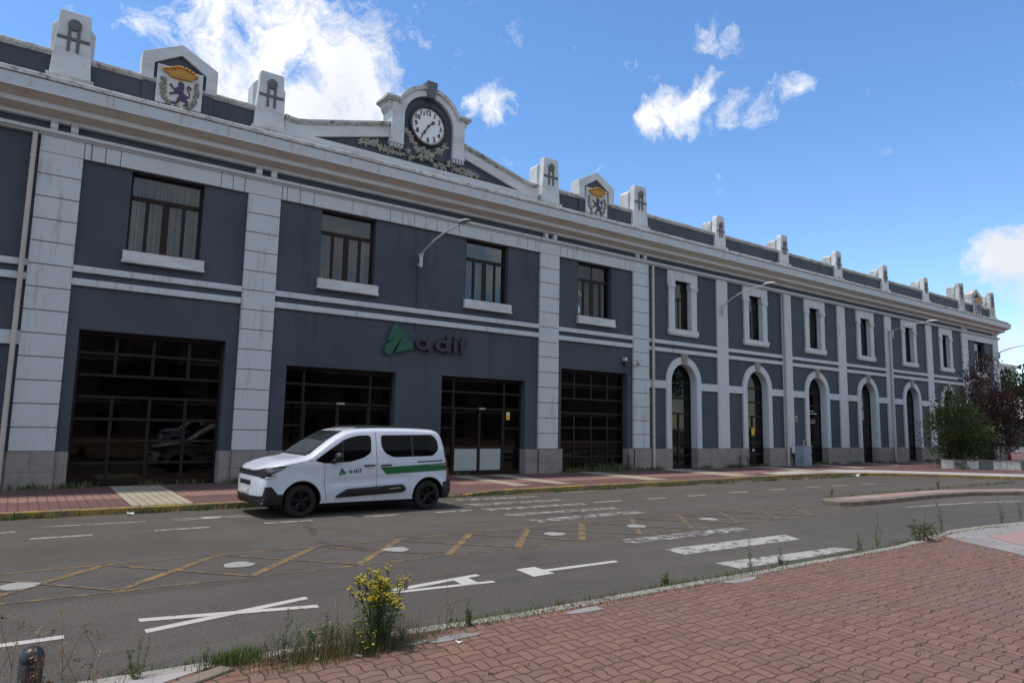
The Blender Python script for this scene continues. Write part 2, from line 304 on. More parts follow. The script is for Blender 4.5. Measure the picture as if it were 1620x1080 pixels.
def text_mesh(s, size, depth, align='CENTER'):
    cu = bpy.data.curves.new('tmp', 'FONT'); cu.body = s; cu.size = size; cu.extrude = depth/2; cu.align_x = align; cu.align_y = 'CENTER'; cu.resolution_u = 3
    ob = bpy.data.objects.new('tmp', cu); col.objects.link(ob)
    dg = bpy.context.evaluated_depsgraph_get(); dg.update()
    me = bpy.data.meshes.new_from_object(ob.evaluated_get(dg))
    V = [(v.co.x, depth/2 - v.co.z, v.co.y) for v in me.vertices]; F = [list(p.vertices) for p in me.polygons]
    bpy.data.objects.remove(ob); bpy.data.curves.remove(cu); bpy.data.meshes.remove(me)
    return V, F
class MB:
    def __init__(s): s.v = []; s.f = []; s.m = []
    def add(s, V, F, off=(0, 0, 0), m=0, mat=None):
        n = len(s.v)
        if mat is not None: V = [tuple(mat @ Vector(p)) for p in V]
        s.v += [(p[0]+off[0], p[1]+off[1], p[2]+off[2]) for p in V]; s.f += [[i+n for i in f] for f in F]; s.m += [m]*len(F); return s
    def box(s, x0, x1, y0, y1, z0, z1, m=0):
        V = [(x, y, z) for z in (z0, z1) for y in (y0, y1) for x in (x0, x1)]
        F = [(0, 2, 3, 1), (4, 5, 7, 6), (0, 1, 5, 4), (2, 6, 7, 3), (0, 4, 6, 2), (1, 3, 7, 5)]
        return s.add(V, F, m=m)
    def plate(s, loops, y0, y1, m=0):
        V, F = plate_mesh(loops, y1-y0); return s.add(V, F, (0, y0, 0), m)
    def prof(s, pr, x0, x1, m=0):      # closed profile [(y,z)] swept along x
        n = len(pr); V = [(x0, y, z) for y, z in pr] + [(x1, y, z) for y, z in pr]
        F = [(i, (i+1) % n, (i+1) % n+n, i+n) for i in range(n)] + [list(range(n))[::-1], list(range(n, 2*n))]
        return s.add(V, F, m=m)
    def prism(s, poly, y0, y1, m=0):   # convex/simple polygon [(x,z)]
        n = len(poly); V = [(x, y0, z) for x, z in poly] + [(x, y1, z) for x, z in poly]
        F = [(i, i+n, (i+1) % n+n, (i+1) % n) for i in range(n)] + [list(range(n)), list(range(n, 2*n))[::-1]]
        return s.add(V, F, m=m)
    def slab(s, poly, z0, z1, m=0):    # polygon [(x,y)] between heights
        n = len(poly); V = [(x, y, z0) for x, y in poly] + [(x, y, z1) for x, y in poly]
        F = [(i, (i+1) % n, (i+1) % n+n, i+n) for i in range(n)] + [list(range(n))[::-1], list(range(n, 2*n))]
        return s.add(V, F, m=m)
    def sheet(s, poly, z, m=0): return s.add([(x, y, z) for x, y in poly], [list(range(len(poly)))], m=m)
    def tube(s, pts, r, n=8, m=0, caps=True):
        pts = [Vector(p) for p in pts]; rs = r if isinstance(r, (list, tuple)) else [r]*len(pts)
        V = []; u = None
        for i, p in enumerate(pts):
            d = (pts[min(i+1, len(pts)-1)] - pts[max(i-1, 0)]).normalized()
            if u is None: u = d.orthogonal().normalized()
            u = (u - d*u.dot(d)); u = u.normalized() if u.length > 1e-6 else d.orthogonal().normalized(); w = d.cross(u)
            V += [tuple(p + (u*math.cos(a)+w*math.sin(a))*rs[i]) for a in (2*PI*k/n for k in range(n))]
        F = []
        for i in range(len(pts)-1):
            for k in range(n): F.append((i*n+k, i*n+(k+1) % n, (i+1)*n+(k+1) % n, (i+1)*n+k))
        if caps: F += [list(range(n))[::-1], list(range((len(pts)-1)*n, len(pts)*n))]
        return s.add(V, F, m=m)
    def lathe(s, pr, c=(0, 0, 0), n=24, axis='z', m=0, caps=True):   # [(r,h)]
        V = []
        for r, h in pr:
            for k in range(n):
                a = 2*PI*k/n
                V.append((r*math.cos(a), r*math.sin(a), h) if axis == 'z' else (r*math.cos(a), h, r*math.sin(a)))
        F = []
        for i in range(len(pr)-1):
            for k in range(n): F.append((i*n+k, i*n+(k+1) % n, (i+1)*n+(k+1) % n, (i+1)*n+k))
        if caps: F += [list(range(n))[::-1], list(range((len(pr)-1)*n, len(pr)*n))]
        return s.add(V, F, c, m)
    def blob(s, c, r, m=0, seg=8, rings=5):
        rx, ry, rz = r if isinstance(r, (tuple, list)) else (r, r, r); V = []; F = []
        for i in range(1, rings):
            t = PI*i/rings
            for k in range(seg): a = 2*PI*k/seg; V.append((rx*math.sin(t)*math.cos(a), ry*math.sin(t)*math.sin(a), rz*math.cos(t)))
        V += [(0, 0, rz), (0, 0, -rz)]; top = len(V)-2
        for i in range(rings-2):
            for k in range(seg): F.append((i*seg+k, (i+1)*seg+k, (i+1)*seg+(k+1) % seg, i*seg+(k+1) % seg))
        for k in range(seg): F.append((top, k, (k+1) % seg)); F.append((top+1, (rings-2)*seg+(k+1) % seg, (rings-2)*seg+k))
        return s.add(V, F, c, m)
    def leaf(s, p, d, size, w=.5, m=0):
        d = d.normalized(); n = Vector((random.uniform(-1, 1), random.uniform(-1, 1), random.uniform(-.2, 1))); sd_ = d.cross(n)
        if sd_.length < 1e-3: sd_ = d.orthogonal()
        sd_ = sd_.normalized()*size*w*.5; q = p+d*size*.5; e = p+d*size
        return s.add([tuple(p), tuple(q+sd_), tuple(e), tuple(q-sd_)], [(0, 1, 2, 3)], m=m)
    def build(s, name, mats, parent=None, at=(0, 0, 0), smooth=False, bevel=0, fix=True):
        me = bpy.data.meshes.new(name); A = Vector(at)
        me.from_pydata([(p[0]-A.x, p[1]-A.y, p[2]-A.z) for p in s.v], [], s.f)
        if isinstance(mats, str): mats = [mats]
        for q in mats: me.materials.append(M[q])
        me.polygons.foreach_set('material_index', s.m)
        if fix:
            bm = bmesh.new(); bm.from_mesh(me); bmesh.ops.remove_doubles(bm, verts=bm.verts, dist=1e-5); bmesh.ops.recalc_face_normals(bm, faces=bm.faces); bm.to_mesh(me); bm.free()
        if smooth: me.polygons.foreach_set('use_smooth', [True]*len(me.polygons)); me.set_sharp_from_angle(angle=R(40)) if smooth == 'auto' else None
        me.update()
        o = link(name, me, parent, at)
        if bevel:
            b = o.modifiers.new('bevel', 'BEVEL'); b.width = bevel; b.segments = 2; b.limit_method = 'ANGLE'; b.angle_limit = R(40)
        return o
    def local(s, name, mats, parent, smooth=False, bevel=0, fix=True):   # verts already in the parent's own frame
        o = s.build(name, mats, None, (0, 0, 0), smooth, bevel, fix); o.parent = parent; o.location = (0, 0, 0); return o
def arc(cx, cz, r, a0, a1, n): return [(cx+r*math.cos(a0+(a1-a0)*i/n), cz+r*math.sin(a0+(a1-a0)*i/n)) for i in range(n+1)]
def lerp(a, b, t): return a+(b-a)*t
# ------------------------------------------------------------ the station building
WY = 20.15; ZB = .16; XE = 58.3; XW = -8.0; BACK = 33.0
st = empty('station_building', (26, WY, ZB), 'long two-storey station building in dark grey render with white pilasters, cornice and a clock gable', 'building')
PILC = [.34, 5.335, 16.02, 20.95]                       # rusticated pilasters of the middle block
PILR = [26.34, 31.52, 36.73, 41.97, 47.28]              # plain pilasters of the long wing
BAY = [23.62] + [(PILR[i]+PILR[i+1])/2 for i in range(4)] + [49.72]
ENDP = [52.61, 57.84]; BAYL = -2.3
WIN = [(1.92, 3.72), (7.1, 8.9), (12.33, 14.13), (17.52, 19.32), (54.35, 56.1)]
DOOR = [(1.07, 4.56, 4.05), (6.28, 9.80, 3.49), (11.50, 15.00, 3.49), (16.70, 20.22, 4.07), (53.5, 56.95, 4.05)]
def rect(x0, x1, z0, z1): return [(x0, z0), (x1, z0), (x1, z1), (x0, z1)]
def archloop(c, r, z0, zc, n=18): return [(c-r, z0), (c+r, z0)] + arc(c, zc, r, 0, PI, n)
ZA = 3.86; RI = .83; RO = 1.14
loops = [rect(XW, XE, .02, 10.3)]
loops += [rect(a, b, 6.2, 8.36) for a, b in WIN] + [rect(a, b, ZB, h) for a, b, h in DOOR]
for c in [BAYL]+BAY: loops += [rect(c-.56, c+.56, 6.2, 8.37), archloop(c, RI, ZB, ZA)]
MB().plate(loops, WY, WY+.4).build('wall', 'grey_render', st)
b = MB(); b.box(XE-.4, XE, WY+.402, BACK, .02, 10.3); b.box(XW, XW+.4, WY+.402, BACK, .02, 10.3); b.box(XW+.402, XE-.402, BACK-.4, BACK, .02, 10.3)
b.build('side_wall', 'grey_render', st)
MB().box(XW+.4, XE-.4, WY+.41, BACK-.41, 10.0, 10.25).build('roof', 'interior', st)
b = MB(); b.box(XW+.41, XE-.41, WY+.41, BACK-.41, .05, .14); b.box(XW+.41, XE-.41, WY+.41, BACK-.41, 5.2, 5.4); b.box(XW+.41, XE-.41, 24.5, 24.6, .15, 9.9)
for xx in (5.3, 10.6, 16, 21, 26.3, 31.5, 36.7, 42, 47.3, 52.6): b.box(xx-.1, xx+.1, WY+.42, 24.48, .15, 9.9)
b.build('interior_partition', 'interior', st)
# ---- granite plinth in coursed blocks
def plinth(x0, x1, y=20.045, z1=1.02, jl=False, jr=False):
    b = MB(); b.box(x0, x1, y+.012, WY-.002, .02, z1-.01, 1)
    for r, (za, zb) in enumerate(((.02, .545), (.553, z1))):
        n = max(1, round((x1-x0)/.95)); off = 0 if r == 0 else .5
        xs = [x0]+[x0+(x1-x0)*(k+off)/n + random.uniform(-.06, .06) for k in range(0 if r else 1, n)]+[x1]
        for u, w in zip(xs, xs[1:]):
            if w-u > .05: b.box(u+(.004 if u > x0 else 0), w-(.004 if w < x1 else 0), y-random.uniform(0, .008), WY-.003, za, zb)
    if jl: b.box(x0-.012, x0+.2, y+.003, WY+.38, .02, z1+.003)
    if jr: b.box(x1-.2, x1+.012, y+.003, WY+.38, .02, z1+.003)
    return b
edges = sorted([(a, c) for a, c, h in DOOR] + [(c-RI, c+RI) for c in [BAYL]+BAY]); xs = XW
for a, c in edges + [(XE, None)]:
    plinth(xs, a, jl=xs > XW, jr=a < XE).build('plinth', ['plinth_stone', 'joint'], st, bevel=.006); xs = c
# ---- rusticated pilasters
def pilaster(c, w=.92):
    b = MB(); b.box(c-w/2+.02, c+w/2-.02, 20.085, WY-.002, 1.03, 8.37, 1)
    n = 13; h = (8.38-1.035)/n
    for k in range(n): b.box(c-w/2, c+w/2, 20.05-random.uniform(0, .003), WY-.004, 1.035+k*h+.011, 1.035+(k+1)*h-.011)
    b.build('pilaster', ['white_paint', 'joint'], st, bevel=.006)
    plinth(c-w/2-.01, c+w/2+.01, 19.985, 1.03).build('pilaster_base', ['plinth_stone', 'joint'], st, bevel=.006)
for c in PILC+ENDP: pilaster(c)
for c in PILR:
    MB().box(c-.39, c+.39, 20.06, WY-.002, 1.02, 8.80).build('plain_pilaster', 'white_paint', st, bevel=.008)
# ---- white frieze with flat-arch joints
def frieze(x0, x1, js):
    b = MB(); b.box(x0+.01, x1-.01, 20.10, WY-.002, 8.39, 8.79, 1); xs = [x0]+sorted(js)+[x1]
    for u, w in zip(xs, xs[1:]): b.box(u+(.009 if u > x0 else 0), w-(.009 if w < x1 else 0), 20.055, WY+.30, 8.383, 8.795)
    b.build('frieze', ['white_paint', 'joint'], st, bevel=.004)
mir = lambda L: [2*10.645-x for x in L]
J1 = [.81, .97, 1.28, 1.62, 4.11, 4.43, 4.75]; J2 = [5.82, 5.97, 6.36, 6.79, 9.33, 9.78, 10.22, 10.66]
frieze(-.12, 21.41, J1+J2+mir(J1)+mir(J2)[:-1])
frieze(52.15, XE, [53.07, 53.3, 53.6, 56.8, 57.1, 57.38])
# ---- mouldings swept along the front and round the right-hand corner
def sweepL(prof, z_is=None, mats=None):
    b = MB(); n = len(prof); P = []
    for o, z in prof: P.append([(XW, WY-o, z), (XE+o, WY-o, z), (XE+o, BACK, z)])
    V = [P[i][k] for k in range(3) for i in range(n)]
    F = []; Mi = []
    for k in range(2):
        for i in range(n-1): F.append((k*n+i, k*n+i+1, (k+1)*n+i+1, (k+1)*n+i)); Mi.append(mats[i] if mats else 0)
    b.v = V; b.f = F; b.m = Mi; return b
sweepL([(0, 8.795), (.12, 8.80), (.14, 8.83), (.20, 8.86), (.20, 8.935), (.17, 8.95), (0, 8.965)]).build('architrave', 'white_paint', st, fix=False)
prof = [(0, 9.17), (.13, 9.18), (.15, 9.26), (.42, 9.36), (.43, 9.37), (.45, 9.48), (.47, 9.49), (.70, 9.62), (.73, 9.62), (.73, 9.66), (.75, 9.93)]
sweepL(prof, mats=[0, 0, 1, 1, 0, 0, 1, 1, 0, 2]).build('cornice', ['white_cornice', 'soffit_stain', 'white_paint'], st, fix=False)
sweepL([(.75, 9.93), (.77, 9.935), (.77, 9.955), (.66, 9.962)]).build('cornice_drip', 'brown_edge', st, fix=False)
sweepL([(.66, 9.962), (.645, 10.11), (.60, 10.14), (.10, 10.35), (-.3, 10.37)]).build('cornice_top', 'white_weathered', st, fix=False)
for c in PILC+ENDP:
    for s_ in (-1, 1):
        MB().prof([(WY-.001, 8.967), (20.03, 8.967), (20.0, 9.02), (20.02, 9.12), (19.93, 9.22), (WY-.001, 9.24)], c+s_*.215-.08, c+s_*.215+.08).build('console', 'white_cornice', st)
# ---- string courses, sills, impost bands
spans = []; allp = sorted([(c-.46, c+.46) for c in PILC+ENDP] + [(c-.39, c+.39) for c in PILR]); xs = XW
for a, c in allp: spans.append((xs, a)); xs = c
for a, c in spans:
    for z0, z1 in ((5.48, 5.64), (5.14, 5.31)):
        MB().prof([(WY-.001, z0), (20.075, z0), (20.07, z0+.03), (20.07, z1-.02), (20.085, z1), (WY-.001, z1+.004)], a+.001, c-.001).build('string_course', 'white_paint', st)
for a, c in WIN:
    b = MB(); b.box(a-.07, c+.10, 20.02, WY+.2, 5.93, 6.19); b.box(a-.09, c+.12, 19.99, WY-.002, 5.875, 5.928); b.box(a-.05, c+.05, 20.012, WY+.24, 6.192, 6.205, 1)
    b.build('window_sill', ['white_cornice', 'rust'], st, bevel=.005)
def wing_bay(c, x0, x1):
    # casing of the arched doorway
    o = [(c-RO, 1.0), (c-RI, 1.0)] + arc(c, ZA, RI, PI, 0, 20) + [(c+RI, 1.0), (c+RO, 1.0)] + arc(c, ZA, RO, 0, PI, 24)
    MB().plate([o], 20.055, WY-.002).build('arch_casing', 'white_paint', st, bevel=.008)
    inn = [(c-RI-.001, 1.0)] + arc(c, ZA, RI+.001, PI, 0, 20) + [(c+RI+.001, 1.0)]
    inn2 = [(c+RI-.012, 1.0)] + arc(c, ZA, RI-.012, 0, PI, 20) + [(c-RI+.012, 1.0)]
    MB().plate([inn+inn2], WY-.05, WY+.38).build('arch_reveal', 'white_paint', st)
    MB().prism([(c-.13, 4.63), (c+.13, 4.63), (c+.21, 5.135), (c-.21, 5.135)], 20.0, WY+.12).build('keystone', 'keystone', st, bevel=.008)
    for a, d in ((x0, c-RO), (c+RO, x1)):
        MB().box(a+.001, d-.001, 20.07, WY-.002, 3.56, 3.89).build('impost_band', 'white_paint', st, bevel=.006)
    # window surround
    o = [(c-.98, 8.79), (c-.98, 8.10), (c-.94, 8.06), (c-.94, 8.03), (c-.92, 8.0), (c-.92, 6.2), (c-.55, 6.2), (c-.55, 8.10), (c-.50, 8.12), (c-.50, 8.37), (c+.50, 8.37), (c+.50, 8.12), (c+.55, 8.10), (c+.55, 6.2), (c+.92, 6.2), (c+.92, 8.0), (c+.94, 8.03), (c+.94, 8.06), (c+.98, 8.10), (c+.98, 8.79)]
    b = MB(); b.plate([o], 20.07, WY+.16)
    for s_ in (-1, 1): b.box(c+s_*.76-.22, c+s_*.76+.22, 20.03, 20.068, 8.06, 8.16); b.box(c+s_*.76-.20, c+s_*.76+.20, 20.045, 20.068, 8.0, 8.058)
    b.build('window_surround', 'white_paint', st, bevel=.006)
    b = MB(); b.box(c-.98, c+.98, 20.02, WY+.18, 5.98, 6.195); b.box(c-.95, c+.95, 20.05, WY-.002, 5.92, 5.979); b.box(c-.55, c+.55, 20.012, WY+.2, 6.197, 6.206, 1)
    b.build('window_sill', ['white_cornice', 'rust'], st, bevel=.005)
ed = [21.41] + [v for c in PILR for v in (c-.39, c+.39)] + [52.15]
for i, c in enumerate(BAY): wing_bay(c, ed[2*i], ed[2*i+1])
wing_bay(BAYL, XW, -.12)
# ---- windows: frame with sub-parts (pane, blind)
def bars(b, x0, x1, z0, z1, y0, y1, t, vs=(), hs=(), m=0):
    b.box(x0, x0+t, y0, y1, z0, z1, m); b.box(x1-t, x1, y0, y1, z0, z1, m); b.box(x0+t, x1-t, y0+.001, y1-.001, z1-t, z1, m); b.box(x0+t, x1-t, y0+.001, y1-.001, z0, z0+t, m)
    for v, w in vs: b.box(v-w/2, v+w/2, y0+.003, y1-.003, z0+t, z1-t, m)
    for h, w in hs: b.box(x0+t, x1-t, y0-.003, y1+.001, h-w/2, h+w/2, m)
for i, (a, c) in enumerate(WIN):
    w = c-a; zt = 7.70; b = MB(); y0, y1 = WY+.20, WY+.27
    bars(b, a+.002, c-.002, 6.206, 8.358, y0, y1, .075, [], [(zt, .12)])
    for k in (1, 2, 3): b.box(a+w*k/4-(.085 if k == 2 else .045), a+w*k/4+(.085 if k == 2 else .045), y0+.005, y1-.005, 6.266, zt-.045)
    if i == 3: b.box(a+w*.5-.02, a+w*.5+.02, y0+.01, y1-.01, zt+.045, 8.30)
    f = b.build('window', 'brown_frame', st, bevel=.004)
    MB().box(a+.05, c-.05, y0+.03, y0+.036, 6.25, 8.32).build('pane', 'window_glass', f)
    b = MB(); x = a+.09; gaps = [(), ((.28, .46),), ((.50, .56),), ((.0, .05), (.66, .80))][i] if i < 4 else ((.3, .6),)
    while x < c-.08:
        u = (x-a)/w; t = R(random.uniform(15, 60)); l = .034; d = random.choice([0, 0, .015, .05])
        if not any(g0 <= u <= g1 for g0, g1 in gaps): b.slab([(x-l*math.cos(t), WY+.40-l*math.sin(t)), (x+l*math.cos(t), WY+.40+l*math.sin(t)), (x+l*math.cos(t)+.002, WY+.402+l*math.sin(t)), (x-l*math.cos(t)+.002, WY+.402-l*math.sin(t))], 6.26, 8.30)
        x += .075+d
    b.build('blind', 'blind_slat', f)
    if i: MB().box(a+.07, c-.07, WY+.30, WY+.305, zt+.05, 8.33).build('roller_shade', 'shade_brown', f)
for j, c in enumerate([BAYL]+BAY):
    b = MB(); y0, y1 = WY+.20, WY+.26; zt = 7.62
    bars(b, c-.548, c+.548, 6.207, 8.368, y0, y1, .05, [], [(zt, .07)]); b.box(c-.035, c+.035, y0+.004, y1-.004, 6.257, zt-.035)
    f = b.build('window', 'brown_frame', st, bevel=.004)
    MB().box(c-.52, c+.52, y0+.025, y0+.031, 6.24, 8.33).build('pane', 'window_glass', f)
    MB().box(c+(.05 if j % 3 else -.5), c+.5, WY+.40, WY+.41, 6.22, zt+.0+(.5 if j == 2 else 0)).build('curtain', 'curtain', f)
# ---- glazed ground floor openings
def glazed(x0, x1, h, vs, rows, skip=(), name='glazed_front', low=None):
    b = MB(); y0, y1 = WY+.26, WY+.33; b.box(x0+.002, x1-.002, y0, y1, h-.10, h-.002); b.box(x0+.002, x0+.07, y0, y1, ZB, h-.1); b.box(x1-.07, x1-.002, y0, y1, ZB, h-.1); b.box(x0+.07, x1-.07, y0, y1, ZB, ZB+.14)
    for z in rows: b.box(x0+.07, x1-.07, y0-.012, y1, z-.035, z+.035)
    zz = [ZB+.14]+list(rows)+[h-.1]
    for k, (u, w) in enumerate(zip(zz, zz[1:])):
        if k in skip: continue
        for v in vs: b.box(v-.04, v+.04, y0+.003, y1-.003, u+.035 if k else u, w-.035)
    f = b.build(name, 'brown_frame', st, bevel=.004)
    MB().box(x0+.05, x1-.05, y0+.035, y0+.041, ZB+.05, h-.06).build('pane', 'door_glass', f); return f
for i in (0, 3, 4):
    a, c, h = DOOR[i]; w = c-a; glazed(a, c, h, [a+w*k/4 for k in (1, 2, 3)], [.72, 1.28, 1.83, 2.39, 2.94, 3.50], skip=(4,))
for i in (1, 2):
    a, c, h = DOOR[i]; w = c-a; f = glazed(a, c, h, [a+.62, c-.75], [2.42, 2.98], name='glazed_entrance')
    b = MB(); y0 = WY+.262
    for xx in (a+.66, (a+c)/2-.05, c-.79): b.box(xx-.05, xx+.05, y0-.02, y0+.05, ZB+.1, 2.38)
    b.box(a+.1, a+.58, y0-.01, y0+.04, 1.72, 1.78); b.box(c-.71, c-.1, y0-.01, y0+.04, 1.72, 1.78); b.box(c-.71, c-.1, y0-.01, y0+.04, 1.0, 1.06); b.box(a+.7, c-.83, y0-.018, y0+.045, 1.06, 1.13)
    b.build('door_leaf', 'brown_frame', f, bevel=.004)
    if i == 2:
        m = (a+c)/2-.05
        MB().box(a+.72, m-.06, y0+.012, y0+.02, .22, 1.04).build('lower_panel', 'panel_pale', f); MB().box(m+.06, c-.86, y0+.012, y0+.02, .22, 1.04).build('lower_panel', 'panel_pale', f)
        MB().box(m+.16, m+.36, y0+.30, y0+.32, 1.05, 2.1).build('green_banner', 'panel_green', f)
        b = MB(); b.box(c-.66, c-.51, y0-.03, y0-.02, 2.06, 2.34); b.build('warning_sticker', 'yellow_sticker', f)
        MB().box(c-.645, c-.525, y0-.036, y0-.031, 2.21, 2.325).build('sticker_paper', 'paper_white', f)
    MB().box((a+c)/2-.1, (a+c)/2+.14, y0-.10, y0-.02, 2.40, 2.46).build('door_sensor', 'lens_glass', f)
for j, c in enumerate([BAYL]+BAY):
    y0, y1 = WY+.26, WY+.33
    o = archloop(c, RI-.013, ZB, ZA); i_ = archloop(c, RI-.08, ZB+.12, ZA)
    b = MB(); b.plate([o, i_], y0, y1); hb = [2.52, 3.2, 3.88] if j else [3.2]
    for z in hb: b.box(c-RI+.07, c+RI-.07, y0-.01, y1-.002, z-.04, z+.04)
    b.box(c-.05, c+.05, y0+.004, y1-.004, ZB+.12, 2.48)
    for z in (.72, 1.28, 1.82): b.box(c-RI+.07, c+RI-.07, y0-.005, y1-.003, z-.035, z+.035)
    f = b.build('arched_door', 'brown_frame', st)
    MB().plate([archloop(c, RI-.05, ZB+.05, ZA)], y0+.035, y0+.041).build('pane', 'door_glass', f)
    if j == 2: MB().box(c-.14, c+.10, y0-.03, y0-.012, 1.62, 1.98).build('notice', 'yellow_sticker', f); MB().box(c-.10, c+.06, y0-.03, y0-.012, .86, .96).build('letter_slot', 'lamp_grey', f)
    if j == 3:
        b = MB()
        for z, l0, l1, hh in ((2.90, -.74, .10, .055), (2.76, -.74, .42, .055), (2.40, -.74, .22, .045), (2.29, -.74, .22, .045), (2.18, -.74, -.32, .045)):
            x = l0
            while x < l1:
                w = random.uniform(.03, .07); b.box(c+x, c+min(x+w, l1), y0-.012, y0-.011, z, z+hh*random.uniform(.55, 1)); x += w+random.choice([.012, .012, .03])
        b.build('door_lettering', 'paper_white', f)
# ---- parapet with cap
def parapet(x0, x1):
    MB().box(x0, x1, 20.22, 20.50, 10.38, 10.99).build('parapet', 'grey_render', st)
    MB().prof([(20.19, 10.94), (20.15, 10.99), (20.13, 11.0), (20.13, 11.08), (20.2, 11.115), (20.52, 11.10), (20.57, 11.05), (20.53, 10.93)], x0, x1).build('parapet_cap', 'white_weathered', st, bevel=.01)
parapet(XW, 5.25); parapet(16.1, XE)
MB().box(XE-.3, XE-.02, 20.6, BACK, 10.38, 11.05).build('side_parapet', 'grey_render', st)
def crest(c):
    P = lambda h, z: [(c-h, z), (c+h, z)]
    MB().prism([(c-.9, 10.40), (c+.9, 10.40), (c+.9, 11.62), (c, 12.08), (c-.9, 11.62)], 20.17, 20.58).build('crest_gable', 'grey_render', st)
    o = [(c-.96, 11.0), (c-.66, 11.0), (c-.66, 11.50), (c, 11.90), (c+.66, 11.50), (c+.66, 11.0), (c+.96, 11.0), (c+.96, 11.72), (c, 12.22), (c-.96, 11.72)]
    MB().plate([o], 20.09, 20.62).build('crest_frame', 'white_weathered' if c > 50 else 'white_cornice', st, bevel=.01)
    def U(px, py):
        det = 815*690+55*235; u = ((px-200)*690+(py-75)*55)/det; v = ((py-75)*815-(px-200)*235)/det; return (c-.58+1.16*u, 11.50-1.16*v)
    pn = MB().box(c-.58, c+.58, 20.10, 20.168, 10.41, 11.50).build('coat_of_arms', 'white_cornice', st, bevel=.008)
    sh = [U(*q) for q in [(365, 300), (590, 390), (820, 430), (812, 700), (780, 810), (690, 880), (560, 890), (440, 830), (375, 760), (355, 640)]]
    MB().prism(sh[::-1], 20.085, 20.099).build('shield', 'cream_panel', pn, bevel=.006)
    lion = [(545, 440), (580, 430), (640, 445), (660, 480), (655, 540), (640, 590), (650, 630), (700, 670), (735, 690), (748, 660), (742, 620), (713, 570), (703, 530), (720, 500), (752, 500), (790, 545), (785, 575), (758, 572), (748, 535), (730, 522), (725, 545), (737, 590), (765, 640), (762, 690), (735, 712), (700, 712), (690, 745), (725, 770), (725, 830), (705, 855), (640, 840), (640, 815), (690, 820), (690, 790), (640, 765), (600, 735), (570, 760), (520, 790), (490, 800), (430, 775), (430, 750), (450, 750), (500, 765), (525, 740), (525, 700), (560, 670), (575, 640), (540, 620), (490, 610), (430, 635), (395, 610), (400, 585), (430, 600), (490, 580), (500, 560), (470, 555), (440, 500), (400, 470), (410, 440), (440, 445), (445, 480), (480, 530), (510, 520), (560, 500), (550, 470)]
    MB().plate([[U(*q) for q in lion]], 20.05, 20.084).build('lion', 'purple', pn, bevel=.006)
    cw = [(285, 175), (330, 160), (400, 175), (480, 150), (600, 150), (640, 165), (740, 210), (800, 265), (860, 290), (915, 350), (905, 380), (850, 380), (800, 420), (700, 395), (560, 365), (400, 320), (370, 260), (290, 210)]
    b = MB(); b.plate([[U(*q) for q in cw]], 20.03, 20.099)
    for q in [(300, 185), (370, 190), (440, 185), (500, 180), (560, 175), (620, 190), (690, 215), (750, 245), (810, 285), (880, 345)]: x, z = U(*q); b.blob((x, 20.02, z), (.05, .05, .04))
    for t in range(9): q = (400+t*50, 290+t*12); x, z = U(*q); b.blob((x, 20.03, z), (.035, .02, .02))
    x, z = U(595, 405); b.box(x-.045, x+.045, 20.06, 20.084, z-.03, z+.035); b.build('crown', 'gold', pn, bevel=.006)
    b = MB()
    for (q0, q1, q2) in (((300, 345), (230, 560), (390, 800)), ((880, 490), (950, 700), (720, 890))):
        for k in range(22):
            t = k/21; qx = (1-t)**2*q0[0]+2*t*(1-t)*q1[0]+t*t*q2[0]; qy = (1-t)**2*q0[1]+2*t*(1-t)*q1[1]+t*t*q2[1]; x, z = U(qx+random.uniform(-28, 28), qy+random.uniform(-22, 22))
            b.blob((x, 20.085, z), (random.uniform(.045, .075), .035, random.uniform(.035, .065)), seg=7)
    b.build('laurel_wreath', 'laurel', pn, smooth=True)
    MB().box(c-.10, c+.02, 20.04, 20.165, 10.33, 10.43).build('rusty_bracket', 'rust', pn)
for c in (2.87, 18.45, 55.2): crest(c)
# ---- pillars with emblem
def pillar(c, top, s=1.0):
    w0, w1 = .46*s, .345*s
    o = [(c-w0, 10.33), (c+w0, 10.33), (c+w1+.02, top-.45), (c+w1, top-.03), (c+w1-.05, top), (c-w1+.05, top), (c-w1, top-.03), (c-w1-.02, top-.45)]
    if s < 1: o = [(c-w0, 10.33), (c+w0, 10.33), (c+w1, top-.12), (c+w1-.04, top), (c-w1+.04, top), (c-w1, top-.12)]
    p = MB().plate([o], 20.07, 20.34).build('pillar', 'white_cornice' if c < 50 else 'white_weathered', st, bevel=.015)
    bw = .485*s; zt = top-.22
    o2 = [(c-bw, 10.9), (c+bw, 10.9), (c+bw, zt-.12), (c+bw-.1, zt), (c-bw+.1, zt), (c-bw, zt-.12)]
    MB().plate([o2], 20.341, 20.86).build('pillar_back', 'white_weathered' if s < 1 or c > 50 else 'white_cornice', p, bevel=.02)
    MB().box(c-w0-.06, c+w0+.06, 20.0, 20.4, 10.28, 10.44).build('pillar_foot', 'white_weathered', p, bevel=.012)
    dz = top-.36 if s == 1 else top-.42; b = MB(); b.lathe([(.145*s, 20.068), (.155*s, 20.04), (.145*s, 20.01), (.05, 20.0)], (c, 0, dz), 20, 'y')
    for q in (-1, 1): b.box(c+q*.10*s-.035, c+q*.10*s+.035, 20.035, 20.069, dz-.72*s, dz-.08)
    b.box(c-.36*s, c+.36*s, 20.045, 20.0695, dz-.42*s, dz-.34*s); b.build('pillar_emblem', 'emblem_grey', p, bevel=.006)
for c in PILC: pillar(c, 12.19)
for c in PILR: pillar(c, 11.92, .84)
for c in ENDP: pillar(c, 12.28)
